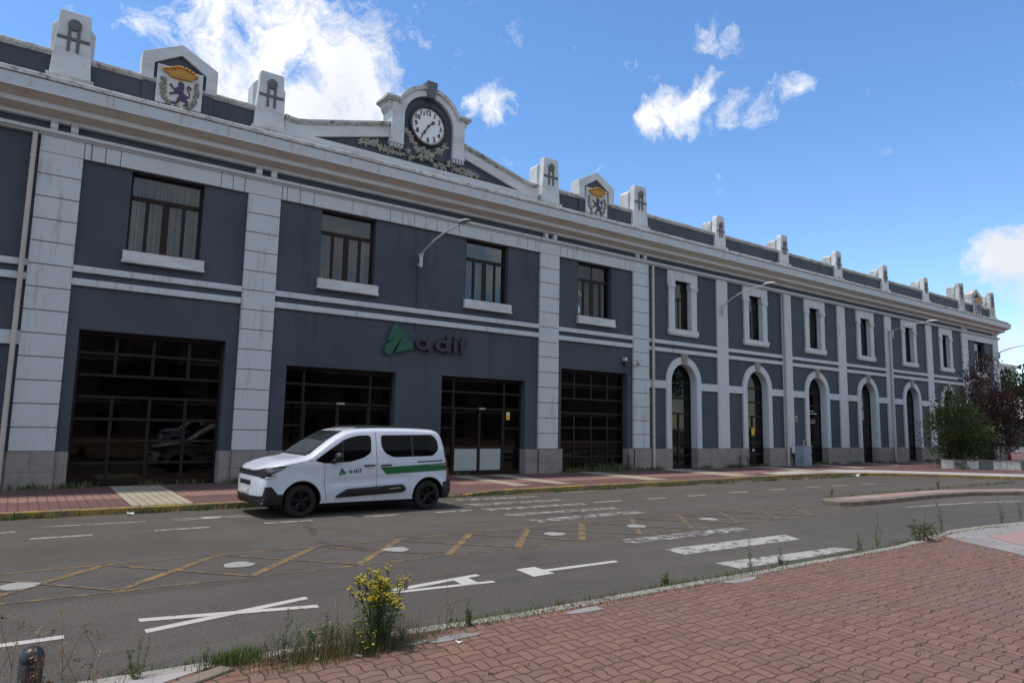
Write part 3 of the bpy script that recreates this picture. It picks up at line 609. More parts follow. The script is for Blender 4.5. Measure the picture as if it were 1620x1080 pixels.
# ---- clock pediment
C = 10.62
prf = [(5.8, 11.04), (5.98, 11.0), (6.2, 10.995), (6.5, 11.06), (6.8, 11.14), (9.4, 11.82)]
top = prf+[(2*C-x, z) for x, z in prf[::-1]]
MB().plate([[(5.8, 10.36)]+[(x, z-.12) for x, z in top]+[(2*C-5.8, 10.36)]], 20.24, 20.5).build('pediment', 'grey_render', st)
MB().plate([[(5.8, 10.37), (2*C-5.8, 10.37)]+[(x, z-.10) for x, z in top[::-1]], [(6.70, 10.60), (9.2, 11.27), (2*C-9.2, 11.27), (2*C-6.70, 10.60)]], 20.14, 20.239).build('pediment_frame', 'white_cornice', st, bevel=.008)
for side in (0, 1):
    pp = prf if side == 0 else [(2*C-x, z) for x, z in prf][::-1]
    b = MB(); n = len(pp); pr = [(20.14, -.16), (20.06, -.09), (20.04, -.07), (20.04, -.0), (20.1, .03), (20.5, .02), (20.56, -.04), (20.5, -.14)]; k = len(pr)
    V = [(x, y, z+dz) for x, z in pp for y, dz in pr]; F = [(i*k+j, i*k+(j+1) % k, (i+1)*k+(j+1) % k, (i+1)*k+j) for i in range(n-1) for j in range(k)]; F += [list(range(k)), list(range((n-1)*k, n*k))[::-1]]
    b.add(V, F); b.build('pediment_cap', 'white_weathered', st)
ZC = 12.06
o = [(C-1.40, 11.14), (C-1.40, 12.5)]+arc(C, ZC, 1.28, PI-R(20), R(20), 24)+[(C+1.40, 12.5), (C+1.40, 11.14), (C+.95, 11.14), (C+.95, ZC)]+arc(C, ZC, .95, 0, PI, 24)[1:]+[(C-.95, 11.14)]
MB().plate([o], 19.98, 20.7).build('clock_gable', 'white_cornice', st, bevel=.012)
o = arc(C, ZC, 1.31, PI-R(20), R(20), 28)+arc(C, ZC, 1.17, R(20), PI-R(20), 28)
MB().plate([o], 19.93, 20.74).build('archivolt', 'white_weathered', st, bevel=.015)
MB().plate([[(C-.97, 10.9)]+arc(C, ZC, .97, PI, 0, 24)+[(C+.97, 10.9)]], 20.125, 20.60).build('clock_recess', 'grey_render', st)
MB().prism([(C-.11, 12.92), (C+.11, 12.92), (C+.2, 13.52), (C-.2, 13.52)], 19.84, 20.76).build('keystone', 'emblem_grey', st, bevel=.01)
for s_ in (-1, 1):
    xa, xb = C+s_*1.14, C+s_*1.64; x0, x1 = min(xa, xb), max(xa, xb)
    b = MB(); b.box(x0, x1, 19.90, 20.8, 12.56, 12.66); b.box(min(xa, C+s_*1.58), max(xa, C+s_*1.58), 19.93, 20.77, 12.50, 12.558)
    b.prism([(C+s_*1.401, 12.2), (C+s_*1.401, 12.498), (C+s_*1.54, 12.498), (C+s_*1.50, 12.36)][::s_], 20.0, 20.7); b.build('shoulder_cap', 'white_weathered', st, bevel=.01)
    b = MB(); b.box(min(C+s_*.95, C+s_*1.42), max(C+s_*.95, C+s_*1.42), 19.96, 20.3, 11.06, 11.138)
    for k in range(4): x = C+s_*(1.01+k*.115); b.box(x-.035, x+.035, 19.99, 20.2, 10.94, 11.058)
    b.build('gable_guttae', 'white_cornice', st)
ck = MB().lathe([(.62, 20.158), (.735, 20.158), (.735, 20.06), (.70, 20.02), (.655, 20.02), (.635, 20.06), (.62, 20.10)], (C, 0, 12.0), 56, 'y').build('clock', 'clock_ring', st, smooth='auto')
MB().lathe([(.632, 20.12), (.632, 20.085)], (C, 0, 12.0), 56, 'y').build('clock_dial', 'clock_face', ck)
b = MB()
for k in range(60):
    a = 2*PI*k/60; l = .035 if k % 5 else .05; w = .009 if k % 5 else .014; r0 = .615
    mt = Matrix.Translation((C, 0, 12.0)) @ Matrix.Rotation(-a, 4, 'Y'); V = [(sx*w, y, z) for y in (20.078, 20.084) for sx, z in ((-1, r0-l), (1, r0-l), (1, r0), (-1, r0))]
    b.add(V, [(0, 1, 2, 3), (7, 6, 5, 4), (0, 4, 5, 1), (1, 5, 6, 2), (2, 6, 7, 3), (3, 7, 4, 0)], mat=mt)
for h in range(1, 13):
    a = 2*PI*h/12; V, F = text_mesh(str(h), .25, .006); V = [(x*.86+.0, y, z) for x, y, z in V]
    xs_ = [p[0] for p in V]; zs_ = [p[2] for p in V]; cx, cz = (min(xs_)+max(xs_))/2, (min(zs_)+max(zs_))/2
    for ox in (-.012, -.006, 0, .006, .012): b.add(V, F, (C+.475*math.sin(a)-cx+ox, 20.078-abs(ox)*.1, 12.0+.475*math.cos(a)-cz))
b.build('clock_numerals', 'clock_black', ck)
def hand(a, L, w, y):
    mt = Matrix.Translation((C, 0, 12.0)) @ Matrix.Rotation(a, 4, 'Y'); b = MB()
    P = [(-.018, -.06), (.018, -.06), (.02, L*.45), (w, L*.62), (w*.9, L*.72), (.02, L*.80), (.0, L), (-.02, L*.80), (-w*.9, L*.72), (-w, L*.62), (-.02, L*.45)]
    V = [(x, y, z) for x, z in P]+[(x, y+.008, z) for x, z in P]; n = len(P); b.add(V, [list(range(n)), list(range(n, 2*n))[::-1]]+[(i, i+n, (i+1) % n+n, (i+1) % n) for i in range(n)], mat=mt); return b
hand(R(360*1.58/12), .36, .065, 20.06).build('hour_hand', 'clock_black', ck); hand(R(360*35.2/60), .46, .05, 20.045).build('minute_hand', 'clock_black', ck)
MB().lathe([(.04, 20.08), (.04, 20.035)], (C, 0, 12.0), 16, 'y').build('clock_hub', 'clock_black', ck)
# carved branches under the clock
b = MB()
path = [(8.25, 10.85), (8.6, 10.87), (8.95, 10.86), (9.3, 10.88), (9.75, 10.86), (10.2, 10.84), (10.6, 10.86), (10.98, 10.80), (11.35, 10.82), (11.85, 10.78), (12.35, 10.76), (12.85, 10.76)]
path2 = [(9.80, 11.75), (9.95, 11.45), (10.2, 11.18), (10.62, 11.05), (11.0, 11.15), (11.28, 11.42), (11.38, 11.62)]
def sprig(x, z, s_=1):
    for k in range(9):
        a = random.uniform(0, 2*PI); r = random.uniform(.02, .11)*s_; mt = Matrix.Translation((x+r*math.cos(a), 20.12 if abs(x-C) < .97 and z > 10.85 else 20.22, z+r*math.sin(a))) @ Matrix.Rotation(-a, 4, 'Y') @ Matrix.Rotation(random.uniform(-.5, .5), 4, 'Z')
        bb = MB(); bb.blob((0, 0, 0), (.085*s_, .05, .038*s_), seg=6, rings=4); b.add(bb.v, bb.f, mat=mt)
for P in (path, path2):
    for (x0, z0), (x1, z1) in zip(P, P[1:]):
        n = max(1, int(math.hypot(x1-x0, z1-z0)/.13))
        for k in range(n): t = k/n; sprig(lerp(x0, x1, t)+random.uniform(-.03, .03), lerp(z0, z1, t)+random.uniform(-.09, .10), random.uniform(.8, 1.25))
    b.tube([(x, 20.225 if P is path else 20.12, z) for x, z in P], .02, 6)
b.lathe([(.07, 20.2), (.11, 20.12), (.07, 20.06), (.04, 20.10)], (10.66, 0, 11.0), 16, 'y')
b.build('carved_branches', 'flora_stone', st, smooth=True)

# ------------------------------------------------------------ things fixed to the facade
def downpipe(x, z0, z1, label, y=19.99):
    b = MB(); b.tube([(x, y, z0), (x, y, z1)], .057, 12)
    o = b.build('downpipe', 'beige_pipe', at=(x, y, z0), smooth='auto'); tag(o, label, 'downpipe', 'beige downpipes on the facade')
    for z in (z0+1.5, (z0+z1)/2, z1-.6): MB().box(x-.062, x+.062, y-.058, 20.06, z-.02, z+.02).build('clamp', 'beige_pipe', o)
downpipe(-.24, .15, 8.78, 'beige downpipe left of the leftmost rusticated pilaster, nearest to the viewer')
downpipe(21.60, .15, 8.78, 'beige downpipe where the wide bays end and the first arched bay begins')
downpipe(31.16, .15, 8.78, 'beige downpipe beside the plain pilaster near the blue-grey cabinet', 19.98)
downpipe(42.0, .15, 7.9, 'beige downpipe in front of the plain pilaster under the third lamp arm', 19.98)
def wall_lamp(x, z, yh, zh, label, y0=20.04):
    t = empty('street_lamp', (x, y0, z), label, 'street lamp', 'curved lamp arms on the facade')
    b = MB(); b.lathe([(.05, z-.35), (.06, z-.1), (.06, z+.03), (.09, z+.05), (.09, z+.09), (.03, z+.11)], (x, y0-.09, 0), 12); b.box(x-.04, x+.04, y0-.06, y0+.10, z-.28, z-.2); b.build('bracket', 'lamp_grey', t)
    n = 14; pts = []
    for k in range(n+1):
        u = k/n; pts.append((x, lerp(y0-.09, yh, u**1.15), z+.05+(zh-z-.05)*math.sin(u*PI/2)**.85))
    MB().tube(pts, [.035-.012*k/n for k in range(n+1)], 10).build('arm', 'lamp_grey', t, smooth=True)
    b = MB(); L = .62; W = .13
    prof_ = [(0, .035, .03), (.1, .07, .05), (.25, .12, .07), (.5, .14, .075), (.8, .12, .05), (1, .05, .02)]
    V = []
    for u, w, h in prof_:
        y = yh-u*L+.05; zc = zh+.03-u*.0
        for k in range(10): a = PI*k/9; V.append((x+w*math.cos(a), y, zc+h*math.sin(a)))
    F = [(i*10+k, i*10+k+1, (i+1)*10+k+1, (i+1)*10+k) for i in range(5) for k in range(9)]+[(i*10+9, i*10, (i+1)*10, (i+1)*10+9) for i in range(5)]+[list(range(10)), list(range(50, 60))]
    b.add(V, F); b.build('lamp_head', 'lamp_grey', t, smooth='auto')
    MB().box(x-.09, x+.09, yh-.42, yh-.12, zh+.005, zh+.028).build('lens', 'lens_glass', t)
    return t
t = wall_lamp(10.45, 7.36, 17.55, 7.90, 'curved lamp arm over the wall between the two upper windows right of the green emblem')
for z0, z1, m in ((5.66, 7.05, 'grey_render'), (4.9, 5.13, 'grey_render')): MB().tube([(10.45, 20.12, z0), (10.45, 20.12, z1)], .028, 8).build('conduit', m, t)
wall_lamp(26.25, 7.5, 17.75, 8.20, 'thin white curved lamp arm on the first plain pilaster of the arched wing', 20.02)
wall_lamp(42.2, 7.85, 17.95, 8.24, 'thin white curved lamp arm on the fourth plain pilaster, nearer the trees', 20.02)
wall_lamp(58.0, 7.75, 17.9, 8.25, 'lamp arm at the far right corner of the building above the dark red tree', 20.0)
# company sign
sg = empty('company_sign', (10.9, 20.1, 4.1), 'green triangular emblem with dark lettering reading adif above the entrances', 'sign')
def inset_r(P, r=.07, n=5):   # round polygon corners
    out = []; N = len(P)
    for i in range(N):
        p, a, c = Vector(P[i]), Vector(P[i-1]), Vector(P[(i+1) % N]); d0 = (a-p).normalized(); d1 = (c-p).normalized(); rr = min(r, (a-p).length*.45, (c-p).length*.45); s0, s1 = p+d0*rr, p+d1*rr
        for k in range(n+1): t = k/n; q = (1-t)**2*s0+2*t*(1-t)*p+t*t*s1; out.append((q.x, q.y))
    return out
E1 = [(9.66, 5.06), (10.34, 4.40), (10.28, 4.27), (9.68, 4.11), (9.94, 4.70), (9.52, 4.05), (9.40, 4.04), (9.29, 4.12), (9.29, 4.24), (9.36, 4.38), (9.68, 4.57), (9.38, 4.47), (9.58, 4.98)]
def rnd(P, idx, r):
    out = []; N = len(P)
    for i in range(N):
        if i in idx:
            p, a, c = Vector(P[i]), Vector(P[i-1]), Vector(P[(i+1) % N]); d0 = (a-p).normalized(); d1 = (c-p).normalized(); rr = min(r, (a-p).length*.45, (c-p).length*.45); s0, s1 = p+d0*rr, p+d1*rr
            for k in range(6): t = k/5; q = (1-t)**2*s0+2*t*(1-t)*p+t*t*s1; out.append((q.x, q.y))
        else: out.append(P[i])
    return out
emb_poly = rnd(E1, (0, 1, 2, 5, 6, 7, 8, 12), .09)
MB().plate([emb_poly], 20.01, 20.09).build('emblem', 'sign_green', sg, bevel=.008)
def ell(cx, cz, rx, rz, n=28): return [(cx+rx*math.cos(2*PI*k/n), cz+rz*math.sin(2*PI*k/n)) for k in range(n)]
def letter_loops(ch):
    if ch == 'a': return [[ell(.29, .21, .27, .20), ell(.27, .21, .14, .10)], [[(.47, 0), (.59, 0), (.59, .13), (.60, .40), (.49, .40)]]]
    if ch == 'd': return [[ell(.29, .21, .27, .20), ell(.30, .21, .14, .10)], [[(.46, 0), (.60, 0), (.60, .60), (.47, .60)]]]
    if ch == 'i': return [[[(0, 0), (.13, 0), (.13, .40), (0, .40)]], [[(0, .46), (.13, .46), (.13, .58), (0, .58)]]]
    return [[[(0.04, 0), (.17, 0), (.17, .30), (.33, .30), (.33, .39), (.17, .39), (.19, .46), (.24, .49), (.34, .49), (.34, .585), (.2, .585), (.1, .55), (.045, .46), (.04, .39), (0, .39), (0, .30), (.04, .30)]]]
for ch, x in zip('adif', (10.38, 11.10, 11.84, 12.08)):
    b = MB()
    for k, L in enumerate(letter_loops(ch)): b.plate([[(x+p[0], 4.26+p[1]) for p in lp] for lp in L], 19.99+.003*k, 20.09)
    b.build('letter_'+ch, 'sign_purple', sg, bevel=.008)
# cameras, vents, cabinet
cmr = empty('security_camera', (20.44, 20.05, 4.45), 'small white wall camera on a bracket left of the fourth rusticated pilaster', 'camera')
b = MB(); b.tube([(20.46, 20.05, 4.36), (20.36, 19.75, 4.34), (20.34, 19.7, 4.42)], .02, 8); b.build('bracket', 'lamp_grey', cmr)
b = MB(); b.tube([(20.50, 19.80, 4.42), (20.32, 19.62, 4.50), (20.22, 19.52, 4.52)], [.07, .075, .055], 10); b.box(20.2, 20.52, 19.5, 19.84, 4.56, 4.575); b.build('housing', 'lamp_grey', cmr)
fl = empty('alarm_beacon', (19.98, 20.14, 4.5), 'small pale box beacon above the fourth wide opening', 'beacon')
MB().box(19.92, 20.06, 19.98, 20.14, 4.56, 4.70).build('lamp_box', 'lamp_grey', fl, bevel=.01); MB().box(19.94, 20.04, 20.0, 20.14, 4.36, 4.555).build('base_box', 'dark_metal', fl, bevel=.01)
for (x0, x1, z0, z1, lb) in ((32.05, 32.28, 2.3, 2.62, 'small dark grille high beside the third arched door'), (32.75, 33.12, 1.08, 1.42, 'pale framed vent grille above the blue-grey cabinet')):
    o = MB().box(x0, x1, 20.10, 20.149, z0, z1).build('wall_vent', 'beige_pipe', at=((x0+x1)/2, 20.12, z0)); tag(o, lb, 'vent', 'wall vents')
    b = MB(); [b.box(x0+.03, x1-.03, 20.09, 20.099, z0+.03+k*.035, z0+.052+k*.035) for k in range(int((z1-z0-.05)/.035))]; b.build('grille', 'dark_metal', o)
cb = empty('utility_cabinet', (31.9, 19.4, .15), 'blue-grey metal utility cabinet standing against the stone plinth', 'cabinet')
b = MB(); b.box(31.6, 32.3, 19.42, 19.9, .15, .22); b.box(31.6, 32.3, 19.42, 19.9, .22, 1.10); b.box(31.57, 32.33, 19.38, 19.93, 1.102, 1.14); b.build('body', 'cabinet_blue', cb, bevel=.01)
MB().box(31.64, 32.26, 19.395, 19.418, .26, 1.07).build('door', 'cabinet_blue', cb, bevel=.006)
MB().box(32.18, 32.20, 19.37, 19.394, .62, .76).build('handle', 'dark_metal', cb)
ib = MB().box(31.46, 31.58, 19.86, 19.98, .76, 1.08).build('junction_box', 'marble_light', at=(31.5, 19.9, .76), bevel=.01); tag(ib, 'small pale junction box at the left edge of the blue-grey cabinet', 'box')
MB().box(31.49, 31.55, 19.88, 19.98, .62, .759).build('cable_gland', 'dark_metal', ib)
rv = empty('roof_hood', (33.6, 22.2, 10.25), 'low pale roof hood just showing behind the parapet', 'roof hood')
MB().box(33.0, 35.2, 22, 23, 10.25, 11.45).build('hood_body', 'lamp_grey', rv, bevel=.05); MB().box(32.9, 35.3, 21.9, 23.1, 11.451, 11.53).build('hood_lid', 'lamp_grey', rv, bevel=.02)
# ------------------------------------------------------------ ground, road, pavements
def struct(o): o['kind'] = 'structure'; return o
struct(MB().sheet([(-900, -900), (1200, -900), (1200, 1500), (-900, 1500)], -.06).build('ground', 'far_ground', fix=False))
road = struct(MB().sheet([(-120, 2), (60, -40), (160, -40), (160, 60), (40, 40), (-120, 17.5)], 0).build('road', 'asphalt', fix=False))
def strip(outer, inner, z0, z1):     # two polylines of equal length
    n = len(outer); V = [(x, y, z0) for x, y in outer]+[(x, y, z1) for x, y in inner]; return V, [(i, i+1, i+1+n, i+n) for i in range(n-1)]
KF = [(-60, 15.55), (-8, 15.55), (7.2, 15.55), (8.2, 15.55), (9.6, 15.55), (10.6, 15.55), (13.4, 15.72), (17, 15.75), (21.5, 15.95), (24.8, 16.15), (27.4, 16.15), (29.4, 15.8), (31.2, 14.8), (32.8, 13.1), (34.6, 11.1), (37.2, 8.2), (41, 4), (60, -15)]
KH = [.12, .12, .12, .03, .03, .12] + [.12]*12
def offs(P, d):
    out = []
    for i, p in enumerate(P):
        a = Vector(P[max(0, i-1)]); c = Vector(P[min(len(P)-1, i+1)]); t = (c-a).normalized(); n = Vector((-t.y, t.x)); out.append((p[0]+n.x*d, p[1]+n.y*d))
    return out
def kerb(P, w, H, name, mat, base=0, label=None, closed=False, blocks=1.0):
    """kerb stones laid along a line, each about a metre, with open joints"""
    b = MB(); Q = offs(P, w)
    for i in range(len(P)-1):
        L = math.dist(P[i], P[i+1]); n = max(1, round(L/blocks)) if L < 30 else 1
        for k in range(n):
            t0, t1 = k/n+.006/L, (k+1)/n-.006/L; h0 = lerp(H[i], H[i+1], t0) if isinstance(H, list) else H; h1 = lerp(H[i], H[i+1], t1) if isinstance(H, list) else H
            dz = random.uniform(-.004, .004); dn = random.uniform(-.006, .006)
            A = [lerp(P[i][0], P[i+1][0], t) for t in (t0, t1)]; B = [lerp(P[i][1], P[i+1][1], t)+dn for t in (t0, t1)]; A2 = [lerp(Q[i][0], Q[i+1][0], t) for t in (t0, t1)]; B2 = [lerp(Q[i][1], Q[i+1][1], t) for t in (t0, t1)]
            V = [(A[0], B[0], -.03), (A[1], B[1], -.03), (A2[1], B2[1], -.03), (A2[0], B2[0], -.03), (A[0], B[0], h0+dz), (A[1], B[1], h1+dz), (A2[1], B2[1], h1+dz+.004), (A2[0], B2[0], h0+dz+.004)]
            b.add(V, [(0, 3, 2, 1), (4, 5, 6, 7), (0, 1, 5, 4), (1, 2, 6, 5), (2, 3, 7, 6), (3, 0, 4, 7)])
    return b.build(name, mat, bevel=.012)
struct(kerb(KF, .16, KH, 'far_kerb', 'kerb_yellow'))
inn = offs(KF, .158); back = [(x, 20.2) for x in (-60, -8, 7.2, 8.2, 9.6, 10.6, 13.4, 17, 21.5, 24.8, 27.4, 30, 33, 36, 40, 46, 56, 80)]
V, F = strip(inn, back, .12, .16); n = len(inn)
for i in range(n): V[i] = (V[i][0], V[i][1], KH[i]+.0)
V2 = [(x, 20.2, .16) for x, _ in back]+[(x, 60, .16) for x, _ in back]
pv = MB(); pv.add(V, F); pv.add(V2, [(i, i+1, i+1+n, i+n) for i in range(n-1)]); far_p = struct(pv.build('far_pavement', 'maroon_tiles', fix=False))
def zf(y): return .12+(y-15.7)*.0089
def fsheet(x0, x1, y0, y1, dz): return MB().add([(x0, y0, zf(y0)+dz), (x1, y0, zf(y0)+dz), (x1, y1, zf(y1)+dz), (x0, y1, zf(y1)+dz)], [(0, 1, 2, 3)])
for a, c in ((-30, 2.05), (3.2, 7.2), (10.6, 26)): fsheet(a, c, 17.15, 18.05, .004).build('pink_band', 'pink_tiles', far_p, fix=False)
fsheet(2.0, 3.15, 15.72, 20.0, .008).build('cream_strip', 'cream_tiles', far_p, fix=False)
for a, c in ((11.82, 12.42), (13.3, 13.98), (17.3, 18.3), (21.9, 23.3), (27.9, 29.2), (33.0, 34.2), (38, 39), (43, 44)): fsheet(a, c, 16.3 if a < 30 else 17.6, 20.0, .008).build('cream_strip', 'cream_tiles', far_p, fix=False)
b = MB(); P0 = offs(KF, .17)[9:]; P1 = offs(KF, 2.1)[9:]; V, F = strip(P0, P1, .128, .135); b.add(V, F); b.build('pale_slab_strip', 'pale_slab', far_p, fix=False)
# near side
KN = [(16.5, 5.50), (15.2, 5.66), (13.9, 5.72), (12.9, 5.60), (12.2, 5.50), (11.0, 5.40), (8, 5.36), (4, 5.36), (1.6, 5.46), (.2, 5.52), (-20, 5.55)]
KN2 = [(60, -20), (30, 3.2), (22, 4.7)]+KN
struct(kerb(KN2, .14, .125, 'near_kerb', 'kerb_stone', blocks=.95))
inn = offs(KN2, .138)
near_p = struct(MB().sheet(inn[::1]+[(-20, -40), (60, -40)], .12).build('near_pavement', 'red_pavers', fix=False))
MB().sheet([(13.0, 5.44), (12.62, 5.02), (12.25, 4.35), (11.62, 3.5), (10.3, 1.7), (8.0, -1.5), (40, -8), (30, 3.0), (22, 4.54), (16.5, 5.34), (15.2, 5.50), (13.9, 5.56)], .124).build('slab_border', 'grey_slab', near_p, fix=False)
for k, (a, c) in enumerate(((13.6, 15.0), (15.03, 16.6), (16.63, 19))):
    MB().sheet([(a, 5.05), (a-.9, 3.9), (c-.9, 3.85), (c, 5.0)], .128+.0004*k).build('pink_paving_slab', 'pink_slab', near_p, fix=False); MB().sheet([(a-.92, 3.87), (a-2.6, 1.8), (c-2.6, 1.75), (c-.92, 3.82)], .1295+.0004*k).build('pink_paving_slab', 'pink_slab', near_p, fix=False)
MB().sheet([(1.24, 5.335), (.2, 5.385), (-4, 5.40), (-4, 4.2), (.5, 4.95), (.95, 5.20)], .124).build('tile_wedge', 'lilac_tile', near_p, fix=False)
struct(kerb([(1.32, 5.30), (.86, 5.06), (.2, 4.78), (-1.5, 4.1)], .13, .135, 'border_kerb', 'kerb_tan', blocks=.7))
for x, y, r in ((3.05, 5.02, .16), (4.55, 5.08, .15), (6.95, 5.12, .2), (2.7, 5.06, .12)):
    MB().sheet([(x+r*(1+.25*math.sin(3*a+x))*1.4*math.cos(a), y+.5*r*(1+.2*math.cos(2*a))*math.sin(a)) for a in (2*PI*k/16 for k in range(16))], .125).build('mortar_patch', 'grey_slab', near_p, fix=False)
# central island
IF_ = [(17.25, 10.12), (16.98, 9.98), (16.88, 9.75), (16.95, 9.5), (17.2, 9.32), (18.6, 9.22), (21.2, 9.30), (23.6, 9.15), (25.6, 8.5), (28.5, 6.6), (31.5, 4)]
IB = [(17.25, 10.12), (18.2, 10.24), (20.9, 10.2), (23.6, 10.05), (26.9, 9.0), (30.4, 6.6), (34, 3.6)]
isl = struct(MB().slab(IF_+IB[::-1][:-1], -.02, .118).build('traffic_island', 'kerb_tan', bevel=.02))
MB().sheet([(17.55, 9.95), (17.5, 9.6), (18.6, 9.48), (21.2, 9.55), (23.7, 9.38), (25.8, 8.75), (29, 6.7), (29.6, 7.0), (26.6, 8.85), (23.5, 9.82), (20.9, 9.97), (18.2, 10.0)], .122).build('island_paving', 'pink_slab', isl, fix=False)
for x0, x1 in ((18.7, 19.1), (22.1, 22.5)): MB().sheet([(x0, 9.50), (x1, 9.50), (x1, 9.96), (x0, 9.96)], .126).build('pale_paver_row', 'lilac_tile', isl, fix=False)
# painted markings (flat sheets, parts of the road)
def mark(name, poly, mat='mark_fresh', z=.004): return MB().sheet(poly, z).build(name, mat, road, fix=False)
def lin(name, a, c, w, mat, z=.004):
    a, c = Vector(a), Vector(c); t = (c-a).normalized(); n = Vector((-t.y, t.x))*w/2
    return mark(name, [tuple(a-n), tuple(c-n), tuple(c+n), tuple(a+n)], mat, z)
for q, m in (([(8.2, 8.08), (11.3, 8.04), (11.42, 8.45), (8.24, 8.46)], 'mark_worn'), ([(8.18, 7.0), (11.12, 6.96), (11.38, 7.42), (8.28, 7.47)], 'mark_mid'), ([(8.05, 5.92), (10.95, 5.90), (10.92, 6.18), (8.06, 6.35)], 'mark_mid'),
          ([(8.4, 10.75), (11.5, 10.85), (11.4, 11.24), (8.42, 11.14)], 'mark_worn'), ([(8.48, 11.73), (11.45, 11.64), (11.52, 12.0), (8.46, 12.1)], 'mark_worn'), ([(8.5, 12.7), (11.35, 12.66), (11.42, 12.96), (8.48, 13.06)], 'mark_worn'), ([(8.62, 13.6), (11.4, 13.58), (11.46, 13.9), (8.64, 14.0)], 'mark_worn'), ([(8.95, 14.7), (11.4, 14.6), (11.3, 14.92), (8.97, 15.05)], 'mark_worn')):
    mark('crosswalk_stripe', q, m, .0045)
D = [(.3, 12.98, 1.13), (2.02, 13.0, 2.89), (3.82, 13.02, 4.71), (5.78, 13.02, 6.53), (7.36, 12.98, 8.26), (11.79, 12.92, 12.75), (13.67, 12.94, 14.44), (15.32, 12.97, 16.11), (17.34, 13.1, 18.23), (19.3, 13.13, 20.3), (21.52, 13.22, 22.31), (23.1, 13.2, 24.0), (24.91, 13.1, 25.74), (-1.8, 12.96, -.9), (-3.7, 12.96, -2.8)]
for x0, y, x1 in D: lin('lane_dash', (x0, y), (x1, y+(.0 if x0 < 20 else -.05)), .11, 'mark_mid')
lin('bay_line', (.49, 14.28), (2.05, 14.22), .07, 'mark_mid'); lin('bay_line', (12.74, 15.25), (13.95, 15.22), .08, 'mark_mid'); lin('bay_line', (2.5, 14.33), (3.9, 14.33), .06, 'mark_mid'); lin('bay_line', (2.5, 14.14), (3.9, 14.14), .06, 'mark_mid')
mark('bay_mark', [(3.0, 14.1), (3.35, 14.1), (3.35, 14.38), (3.0, 14.38)], 'mark_mid', .006); lin('bay_line', (8.3, 14.4), (8.9, 14.35), .07, 'mark_worn'); lin('bay_mark', (-.35, 13.75), (.12, 13.9), .1, 'mark_mid')
lin('edge_line', (18.4, 8.55), (21.7, 8.15), .10, 'mark_mid'); lin('edge_line', (21.7, 8.15), (24.5, 7.3), .12, 'mark_mid')
def poly(name, P, mat='mark_fresh', z=.004): return mark(name, P, mat, z)
poly('letter_t', [(5.35, 6.95), (5.70, 6.97), (5.70, 7.10), (6.94, 7.10), (6.97, 7.20), (5.72, 7.22), (5.72, 7.42), (5.42, 7.42)])
poly('letter_a_stroke', [(3.40, 7.13), (3.62, 7.05), (4.78, 6.94), (4.79, 7.03), (3.78, 7.13)]); poly('letter_a_stroke', [(3.40, 7.16), (3.78, 7.16), (4.81, 7.33), (4.81, 7.43), (3.62, 7.26)], z=.0055)
poly('letter_a_bar', [(4.36, 7.0), (4.58, 6.98), (4.62, 7.38), (4.40, 7.34)], z=.007)
poly('letter_x_stroke', [(1.07, 6.88), (1.07, 7.0), (2.65, 7.42), (2.65, 7.31)]); poly('letter_x_stroke', [(1.07, 7.28), (1.07, 7.40), (2.64, 7.03), (2.62, 6.92)], z=.0055)
poly('letter_i', [(-1.1, 7.05), (.48, 7.07), (.48, 7.18), (-1.1, 7.16)])
lin('hatch_border', (-12, 10.28), (17.2, 10.30), .07, 'mark_yellow_thin'); lin('hatch_border', (-12, 8.62), (9.5, 8.68), .07, 'mark_yellow_thin'); lin('hatch_border', (9.5, 8.68), (16.6, 8.78), .08, 'mark_yellow_thin')
tb = [-3.7, -2.35, -.95, .32, 1.05, 2.49, 3.82, 5.17, 6.31, 7.66, 9.03, 10.51, 11.89, 13.3, 14.4]; tb = [-4.3, -2.95, -1.6, -.3, 1.05, 2.45, 3.82, 5.17, 6.4, 7.7, 9.05, 10.45, 11.85, 13.2, 14.45]
for k, x in enumerate(tb):
    lin('hatch_diagonal', (x, 8.72), (x+1.32, 10.22), .115 if x < 8 else .095, 'mark_yellow' if x < 8 else 'mark_yellow_thin', .0055); 
    if k: lin('hatch_cross', (x-.02, 8.72), (x-1.35, 10.22), .065, 'mark_yellow_thin', .007)
for x in (25.2, 27.6): lin('hatch_diagonal', (x, 15.2), (x-.9, 16.0), .12, 'mark_yellow')
lin('kerb_line', (4.2, 5.44), (6.2, 5.44), .08, 'mark_yellow'); lin('kerb_line', (6.9, 5.45), (10.5, 5.46), .08, 'mark_yellow')
for x in (.17, 2.48, 4.71, 7.72, 9.7, 11.83):
    MB().sheet([(x+(.19+.02*math.sin(5*a+x))*math.cos(a), 9.45+(.19+.02*math.cos(3*a+x))*math.sin(a)) for a in (2*PI*k/22 for k in range(22))], .009).build('filled_socket', 'patch_pale', road, fix=False)
